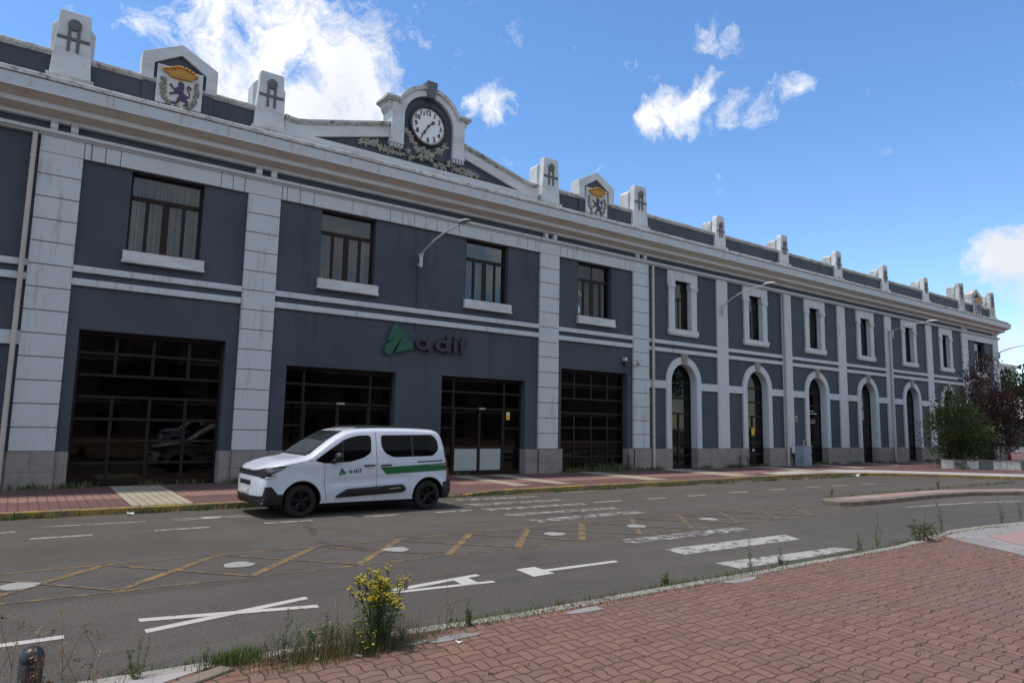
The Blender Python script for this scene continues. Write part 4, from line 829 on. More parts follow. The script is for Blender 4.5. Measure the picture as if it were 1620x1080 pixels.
# ------------------------------------------------------------ the white van (local frame: x from nose to tail, y across, z up)
XF, XR, RA, ZWC = .89, 3.70, .375, .315
OUT = [(.14, .245, .05, .3), (.08, .32, .16, .55), (.06, .47, .19, .55), (.06, .60, .19, .55), (.07, .72, .19, .55), (.09, .83, .18, .55), (.125, .92, .15, .55), (.19, .98, .12, .5), (.36, 1.045, .09, .48), (.6, 1.105, .08, .45), (.85, 1.145, .07, .4), (1.0, 1.185, .08, .35),
       (1.2, 1.325, .09, .30), (1.45, 1.50, .09, .28), (1.68, 1.63, .09, .26), (1.85, 1.695, .09, .26), (2.1, 1.735, .09, .26), (2.5, 1.752, .09, .26), (3.1, 1.757, .09, .26), (3.6, 1.745, .09, .26), (3.88, 1.725, .09, .26), (4.02, 1.67, .10, .26), (4.10, 1.55, .10, .26),
       (4.17, 1.3, .09, .28), (4.24, 1.0, .09, .3), (4.29, .75, .09, .3), (4.33, .62, .09, .3), (4.34, .45, .09, .3), (4.31, .32, .07, .2), (4.24, .25, .04, .1)]
def dense(P, step=.05):
    out = []
    for i in range(len(P)-1):
        p0, p1, p2, p3 = P[max(i-1, 0)], P[i], P[i+1], P[min(i+2, len(P)-1)]; n = max(1, round(math.dist(p1[:2], p2[:2])/step))
        for k in range(n):
            t = k/n; q = []
            for a, b_, c, d in zip(p0, p1, p2, p3): q.append(.5*(2*b_+(c-a)*t+(2*a-5*b_+4*c-d)*t*t+(3*b_-a-3*c+d)*t**3))
            out.append(tuple(q))
    out.append(P[-1]); return out
O = dense(OUT); NTOP = len(O)
def archpts(xc):
    a0 = math.asin((.235-ZWC)/RA); return [(xc+RA*math.cos(a), ZWC+RA*math.sin(a), .018, .018) for a in (a0+(PI-2*a0)*k/18 for k in range(19))]
O += archpts(XR)+[(x, .225, .03, .04) for x in (3.25, 2.8, 2.3, 1.8, 1.35)]+archpts(XF)+[(.42, .235, .03, .1), (.28, .235, .03, .1)]
NO = len(O)
ON = []
for i in range(NO):
    a, c = O[i-1], O[(i+1) % NO]; t = Vector((c[0]-a[0], c[1]-a[1])).normalized(); ON.append((-t.y, t.x))   # outward: path runs clockwise seen with x right, z up
def Wd(x, z):
    w = .92
    if x < .95: w -= .085*((.95-x)/.95)**2
    if x > 3.6: w -= .06*((x-3.6)/.7)**2
    if z > 1.0: w -= .135*((z-1.0)/.75)**1.35
    if z < .45: w -= .04*((.45-z)/.22)**2
    if 1.3 < x < 3.3: w -= .030*math.exp(-((z-.68-.04*(x-2.2))/.06)**2)*min(1, (x-1.3)/.2, (3.3-x)/.2)
    for xc in (XF, XR):
        r = math.hypot(x-xc, z-ZWC); w += .020*math.exp(-((r-.42)/.05)**2)
    w += .012*math.exp(-((z-1.0)/.03)**2)
    return w
def near(x, z):
    best = None
    for i in range(NO):
        a, c = O[i], O[(i+1) % NO]; dx, dz = c[0]-a[0], c[1]-a[1]; L = dx*dx+dz*dz
        t = 0 if L == 0 else max(0, min(1, ((x-a[0])*dx+(z-a[1])*dz)/L)); px, pz = a[0]+t*dx, a[1]+t*dz; d = math.hypot(x-px, z-pz)
        if best is None or d < best[0]: best = (d, i, t, px, pz)
    d, i, t, px, pz = best; n = ON[i]; inside = (x-px)*n[0]+(z-pz)*n[1] <= 0
    rd = lerp(O[i][2], O[(i+1) % NO][2], t); ry = lerp(O[i][3], O[(i+1) % NO][3], t); return (d if inside else -d), rd, ry, px, pz, n
def sideP(x, z, off=0):
    d, rd, ry, px, pz, n = near(x, z); sgx = sgz = 0
    if d < 0: x, z, d = px, pz, 0
    w = Wd(x, z)
    if d >= rd: return (x, w+off, z)
    u = 1-d/rd; s_ = math.sqrt(max(0, 1-u*u)); y = w-ry+ry*s_
    return (x+n[0]*off*u, y+off*max(s_, .25), z+n[1]*off*u)
def crownP(i, y, off=0):       # i: fractional outline index, y: lateral position
    k = int(i) % NO; t = i-int(i); A, B = O[k], O[(k+1) % NO]; x, z, rd, ry = (lerp(A[q], B[q], t) for q in range(4)); nx, nz = (lerp(ON[k][q], ON[(k+1) % NO][q], t) for q in (0, 1))
    w = Wd(x-nx*rd, z-nz*rd); a = abs(y)-(w-ry); ins = 0; s_ = 0
    if a > 0: s_ = min(1, a/ry); ins = rd*(1-math.sqrt(max(0, 1-s_*s_)))
    c_ = math.sqrt(max(0, 1-s_*s_)); return (x-nx*(ins-off*c_), y+(off*s_ if y > 0 else -off*s_), z-nz*(ins-off*c_))
def body():
    b = MB(); rows = []
    for i in range(NO):
        x, z, rd, ry = O[i]; n = ON[i]; w = Wd(x-n[0]*rd, z-n[1]*rd); r = [((w-ry)*k/3, 0) for k in range(3)]+[(w-ry+ry*math.sin(PI/2*k/7), rd*(1-math.cos(PI/2*k/7))) for k in range(8)]
        rows.append([(x-n[0]*d, y, z-n[1]*d) for y, d in r])
    m = len(rows[0]); V = []
    for r in rows: V += [(p[0], -p[1], p[2]) for p in r[::-1]]+[p for p in r[1:]]
    K = 2*m-1; F = []; Mi = []
    for i in range(NO):
        for k in range(K-1): F.append((i*K+k, ((i+1) % NO)*K+k, ((i+1) % NO)*K+k+1, i*K+k+1)); Mi.append(1 if i >= NTOP-1 else 0)
    b.v = V; b.f = F; b.m = Mi
    ring = [(r[-1][0], r[-1][2]) for r in rows]
    for sgn in (-1, 1):
        VV, FF = cdt(ring, .055); b.add([(x, sgn*Wd(x, z), z) for x, z in VV], FF)
    return b
def inside(p, poly):
    c = False; n = len(poly); j = n-1
    for i in range(n):
        if (poly[i][1] > p[1]) != (poly[j][1] > p[1]) and p[0] < (poly[j][0]-poly[i][0])*(p[1]-poly[i][1])/(poly[j][1]-poly[i][1])+poly[i][0]: c = not c
        j = i
    return c
def cdt(poly, cell):
    vs = [Vector(p) for p in poly]; x0, x1 = min(p[0] for p in poly), max(p[0] for p in poly); z0, z1 = min(p[1] for p in poly), max(p[1] for p in poly)
    x = x0+cell*.5
    while x < x1:
        z = z0+cell*.5
        while z < z1:
            if inside((x, z), poly) and min((x-q[0])**2+(z-q[1])**2 for q in poly) > (cell*.4)**2: vs.append(Vector((x, z)))
            z += cell
        x += cell
    n = len(poly); r = geometry.delaunay_2d_cdt(vs, [], [list(range(n))], 1, 1e-6); return [tuple(v) for v in r[0]], [list(f) for f in r[2]]
def subdiv(poly, step):
    out = []
    for i in range(len(poly)):
        a, c = poly[i], poly[(i+1) % len(poly)]; n = max(1, int(math.dist(a, c)/step))
        out += [(lerp(a[0], c[0], k/n), lerp(a[1], c[1], k/n)) for k in range(n)]
    return out
def side_patch(name, poly, mat, par, off=.004, cell=.05, r=0, sides=(-1, 1), smooth=True, th=0):
    if r: poly = inset_r(poly, r, 6)
    VV, FF = cdt(subdiv(poly, cell), cell); res = []
    for sgn in sides:
        b = MB(); P = [sideP(x, z, off) for x, z in VV]; b.add([(p[0], sgn*p[1], p[2]) for p in P], FF); o = b.local(name, mat, par, smooth=smooth, fix=False)
        if th: md = o.modifiers.new('solid', 'SOLIDIFY'); md.thickness = th; md.offset = 0
        res.append(o)
    return res
def side_line(name, pts, w, mat, par, off=.002, sides=(-1, 1)):
    P = []
    for a, c in zip(pts, pts[1:]):
        n = max(1, int(math.dist(a, c)/.05)); P += [(lerp(a[0], c[0], k/n), lerp(a[1], c[1], k/n)) for k in range(n)]
    P.append(pts[-1])
    for sgn in sides:
        b = MB(); V = []
        for i, p in enumerate(P):
            a, c = Vector(P[max(0, i-1)]), Vector(P[min(len(P)-1, i+1)]); t = (c-a).normalized(); n = (-t.y*w/2, t.x*w/2)
            for s_ in (-1, 1): q = sideP(p[0]+s_*n[0], p[1]+s_*n[1], off); V.append((q[0], sgn*q[1], q[2]))
        b.add(V, [(2*i, 2*i+1, 2*i+3, 2*i+2) for i in range(len(P)-1)]); b.local(name, mat, par, smooth=True, fix=False)
def idx_front(z): 
    for i in range(NTOP):
        if O[i+1][1] >= z: return i+(z-O[i][1])/(O[i+1][1]-O[i][1])
def idx_x(x, lo=0):
    for i in range(lo, NTOP-1):
        if O[i][0] <= x <= O[i+1][0] and O[i+1][0] > O[i][0]+1e-6: return i+(x-O[i][0])/(O[i+1][0]-O[i][0])
def idx_rear(z):
    for i in range(NTOP-2, 0, -1):
        if O[i][0] > 4.0 and O[i][1] >= z >= O[i+1][1]: return i+(O[i][1]-z)/(O[i][1]-O[i+1][1])
def crown_patch(name, i0, i1, yf, mat, par, off=.004, nu=12, nv=16):   # yf(t) -> (ymin, ymax)
    b = MB(); V = []
    for a in range(nu+1):
        t = a/nu; y0, y1 = yf(t)
        for c in range(nv+1): V.append(crownP(lerp(i0, i1, t), lerp(y0, y1, c/nv), off))
    b.add(V, [(a*(nv+1)+c, a*(nv+1)+c+1, (a+1)*(nv+1)+c+1, (a+1)*(nv+1)+c) for a in range(nu) for c in range(nv)]); return b.local(name, mat, par, smooth=True, fix=False)
van = empty('van', (3.73, 14.37, 0), 'white five-door van with a green stripe and adif lettering, parked along the far kerb', 'van', rz=R(.5))
bd = body().local('body', ['car_white', 'car_black'], van, smooth=True)
side_patch('front_side_window', [(1.12, 1.085), (1.34, 1.035), (1.88, 1.06), (2.17, 1.14), (2.33, 1.245), (2.335, 1.56), (2.27, 1.60), (2.02, 1.585), (1.78, 1.52), (1.47, 1.33)], 'car_glass', van, r=.05)
side_patch('rear_side_window', [(2.56, 1.60), (3.80, 1.62), (3.93, 1.50), (3.95, 1.29), (3.80, 1.16), (2.84, 1.14), (2.66, 1.22), (2.565, 1.36)], 'car_glass', van, r=.07)
side_line('window_bar', [(1.70, 1.05), (1.71, 1.49)], .035, 'car_black', van, .007); side_line('window_bar', [(3.30, 1.16), (3.28, 1.61)], .06, 'car_black', van, .007)
crown_patch('windscreen', idx_x(1.05, 10), idx_x(1.78, 10), lambda t: (-lerp(.74, .62, t), lerp(.74, .62, t)), 'car_glass_grey', van)
crown_patch('cowl', idx_x(.985, 10), idx_x(1.06, 10), lambda t: (-.70, .70), 'car_black', van, .003, 4)
crown_patch('grille', idx_front(.80), idx_front(.895), lambda t: (-.80, .80), 'car_black', van, .010)
crown_patch('badge', idx_front(.79), idx_front(.91), lambda t: (-.045*math.sin(PI*t)-.005, .045*math.sin(PI*t)+.005), 'dark_metal', van, .012, 10, 4)
crown_patch('lower_intake', idx_front(.615), idx_front(.70), lambda t: (-.36, .36), 'car_black', van)
crown_patch('number_plate', idx_front(.46), idx_front(.57), lambda t: (-.26, .26), 'plate_white', van, .012, 3, 6)
crown_patch('bumper_lower', 0.2, idx_front(.425), lambda t: (-.82, .82), 'car_black', van, .010, 6, 24)
side_patch('bumper_corner', [(.10, .235), (.535, .235), (.545, .46), (.43, .46), (.31, .605), (.20, .60), (.17, .44), (.10, .42)], 'car_black', van, .016, .03)
side_patch('headlight', [(.58, .975), (.46, .995), (.20, .945), (.12, .90), (.12, .80), (.16, .765), (.22, .755), (.37, .785), (.39, .81), (.27, .82)], 'car_black', van, .014, .03)
side_patch('headlight_lens', [(.54, .962), (.44, .972), (.28, .925), (.22, .87), (.30, .862)], 'lamp_clear', van, .022, .03)
side_patch('daylight_strip', [(.20, .785), (.37, .80), (.36, .782), (.20, .765)], 'lamp_white', van, .024, .03)
side_patch('tail_light', [(4.09, 1.29), (4.19, 1.29), (4.30, .75), (4.25, .60), (4.17, .62), (4.17, .80)], 'tail_red', van, .010, .04)
side_patch('rear_bumper', [(4.06, .585), (4.20, .615), (4.36, .69), (4.37, .24), (4.055, .235)], 'car_black', van, .012, .04)
crown_patch('rear_bumper', idx_rear(.66), idx_rear(.27), lambda t: (-.84, .84), 'car_black', van, .012, 8)
crown_patch('rear_window', idx_rear(1.62), idx_rear(1.16), lambda t: (-.58, .58), 'car_glass', van)
side_patch('green_stripe', [(2.54, .935), (2.76, .94), (4.18, 1.005), (4.20, .845), (2.68, .79)], 'car_green', van, .0025, .05)
side_patch('side_cladding', [(1.58, .385), (1.82, .52), (3.06, .575), (3.13, .50), (3.14, .45), (3.05, .41), (1.6, .36)], 'car_black', van, .022, .05, r=.03, th=.03)
side_line('cladding_trim', [(2.75, .49), (3.0, .505)], .022, 'chrome', van, .040)
side_line('slide_rail', [(3.41, 1.035), (4.06, 1.055)], .028, 'car_black', van, .004)
for ln in ([(1.33, 1.035), (1.345, .62), (1.405, .26)], [(2.435, 1.72), (2.455, 1.2), (2.47, .60), (2.43, .26)], [(.50, .985), (.75, 1.035), (1.0, 1.075), (1.10, 1.09)], [(4.10, 1.30), (4.02, 1.66)]): side_line('panel_gap', ln, .009, 'car_gap', van, .002)
for x in (2.17, 2.55):
    for sg_ in (-1, 1):
        b = MB(); P = [sideP(x+.0, .975), sideP(x+.06, .98), sideP(x+.17, .98), sideP(x+.24, .98)]
        b.tube([(P[0][0], sg_*(P[0][1]+.0), .975), (P[1][0], sg_*(P[1][1]+.035), .98), (P[2][0], sg_*(P[2][1]+.035), .98), (P[3][0], sg_*(P[3][1]), .98)], .016, 8); b.local('door_handle', 'car_black', van, smooth=True)
        b = MB(); q = sideP(x+.12, .965); b.blob((q[0], sg_*(q[1]-.004), .965), (.06, .012, .035)); b.local('handle_cup', 'car_white', van, smooth=True)
for sg_ in (-1, 1):
    mr_ = MB(); q = sideP(1.50, 1.08); mr_.blob((1.56, sg_*(q[1]+.17), 1.165), (.085, .115, .095), seg=16, rings=10); mh = mr_.local('mirror', 'car_black', van, smooth=True)
    b = MB(); b.tube([(1.50, sg_*(q[1]-.02), 1.06), (1.54, sg_*(q[1]+.15), 1.10)], [.05, .04], 10); b.local('mirror_arm', 'car_black', van, smooth=True)
    pts = [(2.02, sg_*.60, 1.715), (2.15, sg_*.61, 1.757), (2.5, sg_*.615, 1.775), (3.1, sg_*.615, 1.782), (3.7, sg_*.605, 1.766), (3.90, sg_*.59, 1.725)]
    MB().tube(pts, [.012, .018, .02, .02, .018, .012], 10).local('roof_rail', 'car_black', van, smooth=True)
q = sideP(1.265, .70); 
for sg_ in (-1, 1): MB().blob((1.255, sg_*(q[1]+.0), .765), (.018, .01, .014)).local('side_repeater', 'lamp_white', van, smooth=True)
MB().tube([(1.84, .05, 1.69), (1.98, .05, 1.86)], [.008, .004], 6).local('antenna', 'car_black', van)
MB().box(.5, 4.0, -.70, .70, .17, .40).local('underbody', 'car_black', van)
# lettering and emblem on the front door
def on_side(V, off): return [(lambda q: (q[0], -q[1]-off, q[2]))(sideP(x, z)) for x, _, z in V]
def decal(name, loops, mat, x0, z0, s_, off=.004):
    lp = [[(x0+p[0]*s_, z0+p[1]*s_) for p in l] for l in loops]; V, F = plate_mesh(lp, .002); V = [V[i] for i in range(len(V))]
    keep = [f for f in F if all(abs(V[i][1]) < 1e-5 for i in f)]; b = MB(); b.add(on_side(V, off), keep); return b.local(name, mat, van, fix=False)
ed_ = [(p[0]-9.29, p[1]-4.04) for p in emb_poly]
decal('logo_emblem', [ed_], 'car_logo_green', 1.635, .785, .15)
for ch, x in zip('adif', (.0, .72, 1.46, 1.70)):
    for L in letter_loops(ch): decal('logo_letter_'+ch, [[(x+p[0], p[1]) for p in l] for l in L], 'clock_black', 1.825, .83, .148)
def wheel(x, sg_):
    t = MB(); t.lathe([(.20, -.10), (.26, -.105), (.295, -.10), (.312, -.07), (.315, -.03), (.315, .03), (.312, .07), (.295, .10), (.26, .105), (.20, .10)], (0, 0, 0), 40, 'y', caps=False)
    y = .80*sg_; T = bpy.data.objects.new('wheel', None); col.objects.link(T); T.parent = van; T.location = (x, y, ZWC)
    t.local('tyre', 'tyre', T, smooth='auto')
    b = MB(); b.lathe([(.225, -.095*1), (.235, -.10), (.225, -.06), (.21, .05), (.05, .06)], (0, 0, 0), 32, 'y', caps=False)
    b.lathe([(.05, -.085), (.055, -.07), (.05, -.02)], (0, 0, 0), 16, 'y')
    for k in range(5):
        for dk in (-.13, .13):
            a = 2*PI*k/5+dk+.3; a2 = 2*PI*k/5+dk*1.5+.3
            b.tube([(.04*math.cos(a), -.075, .04*math.sin(a)), (.13*math.cos(a), -.088, .13*math.sin(a)), (.225*math.cos(a2), -.085, .225*math.sin(a2))], [.016, .014, .016], 6)
    if sg_ > 0: b.v = [(p[0], -p[1], p[2]) for p in b.v]
    b.local('rim', 'rim_black', T, smooth='auto')
for x in (XF, XR):
    for s_ in (-1, 1): wheel(x, s_)
# ------------------------------------------------------------ planter, trees, background
pl = empty('stone_planter', (39, 14.6, .13), 'low planter of pale and dark marble slabs holding the two bushy trees', 'planter')
PF = [(39.6, 16.55), (38.0, 15.85), (39.3, 14.7), (40.9, 13.45), (43.2, 12.1), (46.5, 10.4), (48.0, 12.6), (43.0, 17.3), (40.6, 17.2)]
MB().slab([(p[0], p[1]) for p in offs(PF, .10)], .05, .50).build('planter_bed', 'earth', pl)
seg = []
for a, c in zip(PF[:6], PF[1:6]):
    n = max(1, round(math.dist(a, c)/.62)); seg += [((lerp(a[0], c[0], k/n), lerp(a[1], c[1], k/n)), (lerp(a[0], c[0], (k+1)/n), lerp(a[1], c[1], (k+1)/n))) for k in range(n)]
mt_ = ['marble_grey', 'marble_grey', 'marble_light', 'marble_light', 'marble_dirty', 'marble_light', 'marble_grey', 'marble_light', 'marble_light', 'marble_grey', 'marble_light', 'marble_dirty', 'marble_dirty', 'marble_grey']
for i, (a, c) in enumerate(seg):
    a, c = Vector(a), Vector(c); t = (c-a).normalized(); n = Vector((-t.y, t.x)); g = .012; d = random.uniform(0, .02); P = [a+t*g-n*(.03+d), c-t*g-n*(.03+d), c-t*g+n*.04, a+t*g+n*.04]
    MB().slab([tuple(p) for p in P], .08, .545).build('marble_slab', mt_[i % 14], pl, bevel=.006)
b = MB(); cp = [Vector(p) for p in offs(PF, -.06)]; ci = [Vector(p) for p in offs(PF, .14)]; n = 6
b.add([(p.x, p.y, .549) for p in cp[:n]]+[(p.x, p.y, .549) for p in ci[:n]]+[(p.x, p.y, .59) for p in cp[:n]]+[(p.x, p.y, .59) for p in ci[:n]], [f for i in range(n-1) for f in ((i, i+1, i+1+n, i+n), (i+2*n, i+3*n, i+1+3*n, i+1+2*n), (i, i+2*n, i+1+2*n, i+1), (i+n, i+1+n, i+1+3*n, i+3*n))])
b.build('coping', 'marble_dirty', pl)
def tree(name, label, base, h0, blobs, nclump, per, size, mats, seed, trunk_r=.1, spread=.28, droop=0., multi=1, cat='tree', up=.2):
    """tapered trunk and limbs; leaf clumps scattered through the crown blobs (centre, radii)"""
    rnd_ = random.Random(seed); T = empty(name, base, label, cat); B = Vector(base); wood = MB(); lf = MB(); pts = []
    for _ in range(nclump):
        c, r = rnd_.choices(blobs, [q[1][0]*q[1][1]*q[1][2] for q in blobs])[0]
        while True:
            v = Vector((rnd_.uniform(-1, 1), rnd_.uniform(-1, 1), rnd_.uniform(-1, 1)))
            if v.length <= 1 and v.length > .25: break
        v = v*(.75+.4*rnd_.random()); pts.append(B+Vector((c[0]+v.x*r[0], c[1]+v.y*r[1], c[2]+v.z*r[2])))
    stems = []
    for k in range(multi):
        c = blobs[k % len(blobs)][0]; t0 = B+Vector((rnd_.uniform(-.15, .15)*(multi > 1), rnd_.uniform(-.15, .15)*(multi > 1), 0)); t1 = B+Vector((c[0]*.3, c[1]*.3, h0)); t2 = B+Vector((c[0]*.8, c[1]*.8, c[2]+.2)); stems.append((t0, t1, t2))
        wood.tube([t0, (t0+t1)/2+Vector((.03, 0, 0)), t1, t2], [trunk_r*1.15, trunk_r, trunk_r*.8, trunk_r*.25], 8)
    for i, p in enumerate(pts):
        if i % 3 == 0:
            s_ = min(stems, key=lambda q: (q[2]-p).length); f = rnd_.uniform(0, .8); o = s_[1].lerp(s_[2], f); m_ = (o+p)/2+Vector((rnd_.uniform(-.1, .1), rnd_.uniform(-.1, .1), .12)); wood.tube([o, m_, p], [trunk_r*.28*(1-f*.5), trunk_r*.15, trunk_r*.05], 5, caps=False)
        m = rnd_.choices(range(len(mats)), [3]+[1]*(len(mats)-1))[0]; sp = spread*rnd_.uniform(.6, 1.3); out = (p-B-Vector((0, 0, h0))).normalized()
        for _ in range(per):
            d = Vector((rnd_.gauss(0, 1), rnd_.gauss(0, 1), rnd_.gauss(0, .6))); q = p+Vector((d.x*sp*.5, d.y*sp*.5, d.z*sp*.45-droop*rnd_.random())); dd = (d*.5+out*.8+Vector((0, 0, up-droop)))
            lf.leaf(q, dd, size*rnd_.uniform(.6, 1.35), .55, m)
    wood.build('trunk', 'bark', T, smooth=True); lf.build('crown', mats, T, fix=False); return T
tree('leafy_tree', 'low green leafy tree at the left end of the marble planter', (39.1, 15.55, .5), .6, [((0, 0, 1.9), (1.5, 1.4, 1.1)), ((-1.3, -.2, 1.5), (.7, .7, .5)), ((-1.0, -.2, 2.5), (.8, .7, .4)), ((.4, .2, 2.9), (.9, .8, .55)), ((1.1, -.1, 1.2), (1.1, 1.0, .8)), ((-.2, 0, .5), (1.3, 1.0, .6)), ((.6, 0, .7), (1.3, 1.0, .8)), ((-1.9, -.2, 1.9), (.5, .4, .2)), ((-.2, 0, 3.4), (.5, .4, .3))], 400, 30, .12, ['leaf_green', 'leaf_dark', 'leaf_dark'], 3, .06, .42, .05, 5)
tree('plum_tree', 'dark red-leaved plum tree rising behind the green one in the planter', (42.6, 15.3, .5), 1.0, [((.1, 0, 3.0), (1.7, 1.5, 1.3)), ((-.9, 0, 4.3), (.8, .7, .7)), ((.2, 0, 5.0), (.45, .45, .7)), ((-.4, 0, 5.3), (.3, .3, .6)), ((1.6, 0, 2.2), (1.5, 1.3, 1.0)), ((-.2, 0, 1.2), (1.7, 1.3, .9)), ((-1.7, -.1, 4.3), (.6, .4, .28)), ((1.2, 0, 4.0), (.6, .5, .5)), ((.8, 0, 4.9), (.3, .3, .5))], 380, 30, .12, ['leaf_plum', 'leaf_plum'], 5, .09, .40, .05, 4)
tree('rust_bush', 'reddish green bush right of the plum tree at the frame edge', (46.6, 13.6, .5), .6, [((0, 0, 1.9), (1.5, 1.2, 1.2)), ((.5, 0, 2.9), (.9, .8, .8))], 140, 30, .14, ['leaf_rust', 'leaf_dark', 'leaf_plum'], 8, .07, .5, 0, 3, cat='bush')
tree('conifer_tree', 'dark conifer with a spreading crown far beyond the planter', (64.5, 20.6, .1), 3.5, [((0, 0, 6.0), (2.6, 2.4, 1.0)), ((.6, 0, 4.9), (2.6, 2.2, 1.0)), ((1.4, 0, 6.8), (1.6, 1.4, .6)), ((1, 0, 3.4), (2.0, 1.8, 1.0))], 190, 34, .20, ['leaf_dark'], 11, .2, .6, .1, 1)
tree('street_tree', 'tall tree at the right edge of which only twig ends show against the sky', (35.6, 8.9, .12), 3.0, [((.4, -.3, 6.2), (1.9, 1.7, 1.5)), ((-.9, .25, 5.9), (1.0, .6, .35)), ((1.2, -.5, 5.0), (1.9, 1.7, 1.3))], 170, 34, .13, ['leaf_dark', 'leaf_green'], 13, .16, .45, .25, 1)
# fence, barrier, white house
fc = empty('railing_fence', (66, 23, .1), 'dark railing fence running on beyond the right end of the building', 'fence')
b = MB(); [b.box(59.2+k*.16, 59.24+k*.16, 22.98, 23.02, .2, 2.45) for k in range(150)]; b.build('pickets', 'fence_dark', fc)
b = MB(); b.box(59, 83.2, 22.96, 23.04, 2.2, 2.27); b.box(59, 83.2, 22.96, 23.04, .35, .42); b.build('rails', 'fence_dark', fc)
for k in range(9): MB().box(59.1+k*3, 59.25+k*3, 22.93, 23.07, .05, 2.6).build('post', 'fence_dark', fc)
hd = MB(); rr = random.Random(4)
for k in range(9000): hd.leaf(Vector((rr.uniform(59, 86), rr.uniform(24, 26), .1+3.2*rr.random()**.8)), Vector((rr.gauss(0, 1), rr.gauss(0, 1), rr.gauss(0, 1)+.5)), .3*rr.uniform(.6, 1.3), .6)
tag(hd.build('hedge', 'leaf_dark', at=(72, 25, .1), fix=False), 'tall dark hedge behind the railing fence', 'hedge')
br_ = empty('road_barrier', (56.2, 18.6, .15), 'low red plastic barrier standing in front of the railing fence', 'barrier')
b = MB(); b.prof([(18.45, .16), (18.8, .16), (18.75, .30), (18.68, .70), (18.57, .70), (18.5, .30)], 54.8, 57.9); b.build('barrier_body', 'red_plastic', br_, bevel=.03)
for x in (55.0, 57.3): MB().box(x, x+.35, 18.40, 18.85, .10, .16).build('foot', 'dark_metal', br_)
sk = empty('waste_container', (59.4, 19.8, .15), 'light grey container standing just behind the red barrier', 'container')
b = MB(); b.prism([(58.3, .3), (60.6, .3), (60.8, .92), (58.1, .92)], 19.4, 20.3); b.build('body', 'lamp_grey', sk, bevel=.02); MB().box(58.0, 60.9, 19.3, 20.4, .922, .99).build('lid', 'lamp_grey', sk, bevel=.02)
wh = empty('white_house', (78, 32, 0), 'white house with a dark red band far behind the trees at the right', 'house')
MB().box(66, 92, 30, 44, 0, 9.4).build('wall', 'far_wall_white', wh); MB().box(65.8, 92.2, 29.8, 44.2, 9.402, 9.7).build('roof', 'far_wall_white', wh); MB().box(65.9, 92.1, 29.9, 29.998, 6.2, 6.6).build('band', 'far_wall_red', wh)
for x in range(68, 91, 4):
    for z in (1.2, 4.0, 7.0): MB().box(x, x+1.3, 29.94, 29.997, z, z+1.5).build('window', 'opp_glass', wh)
# street opposite, behind the viewer
op = empty('opposite_block', (15, -34, 0), 'brick apartment block on the other side of the street behind the viewer', 'building')
MB().box(-45, 75, -50, -34, 0, 15.5).build('wall', 'opp_brick', op); MB().box(-45.4, 75.4, -50.4, -33.5, 15.502, 16.1).build('roof', 'opp_trim', op)
for z in (3.3, 7.3, 11.3): MB().box(-45, 75, -33.998, -33.8, z, z+.3).build('floor_band', 'opp_trim', op)
for i in range(24):
    for z in (.6, 4.4, 8.4, 12.2): MB().box(-42+i*4.8, -40.2+i*4.8, -33.995, -33.93, z, z+1.9).build('window', 'opp_glass', op)
for i, (x, y, h, r) in enumerate([(-14, -17, 5.5, 2.8), (-3, -18, 6, 3.0), (8, -17, 5.5, 2.8), (19, -18, 6.5, 3.2), (31, -17, 6, 3), (44, -19, 6, 3)]):
    tree('plane_tree', ['round street tree behind the viewer', 'broad street tree behind the viewer'][i % 2] + ', number %s along the opposite kerb' % ['one', 'two', 'three', 'four', 'five', 'six'][i], (x, y, 0), 2.6, [((0, 0, h-1), (r, r, 2.0))], 90, 26, .34, ['leaf_dark', 'leaf_green'], 40+i, .18, 1.1)
for (x, y, rz, lb) in ((-2.5, -9.5, 0, 'white van parked behind the viewer, mirrored in the first wide opening'), (7.6, -9.7, 0, 'white van parked behind the viewer, mirrored in the second wide opening')):
    v2 = copy_tree(van); v2.location = (x, y, .12); v2.rotation_euler.z = rz; v2['label'] = lb; v2['group'] = 'vans parked behind the viewer'
# bollard
bo = empty('bollard', (.165, 4.4, .12), 'dark metal bollard with a domed top at the lower left corner', 'bollard')
b = MB(); b.lathe([(.054, .12), (.054, .60), (.052, .604), (.052, .607), (.055, .612), (.055, .625), (.05, .65), (.038, .668), (.02, .678), (.002, .68)], (.165, 4.4, 0), 32); b.build('post', 'bollard_metal', bo, smooth='auto')
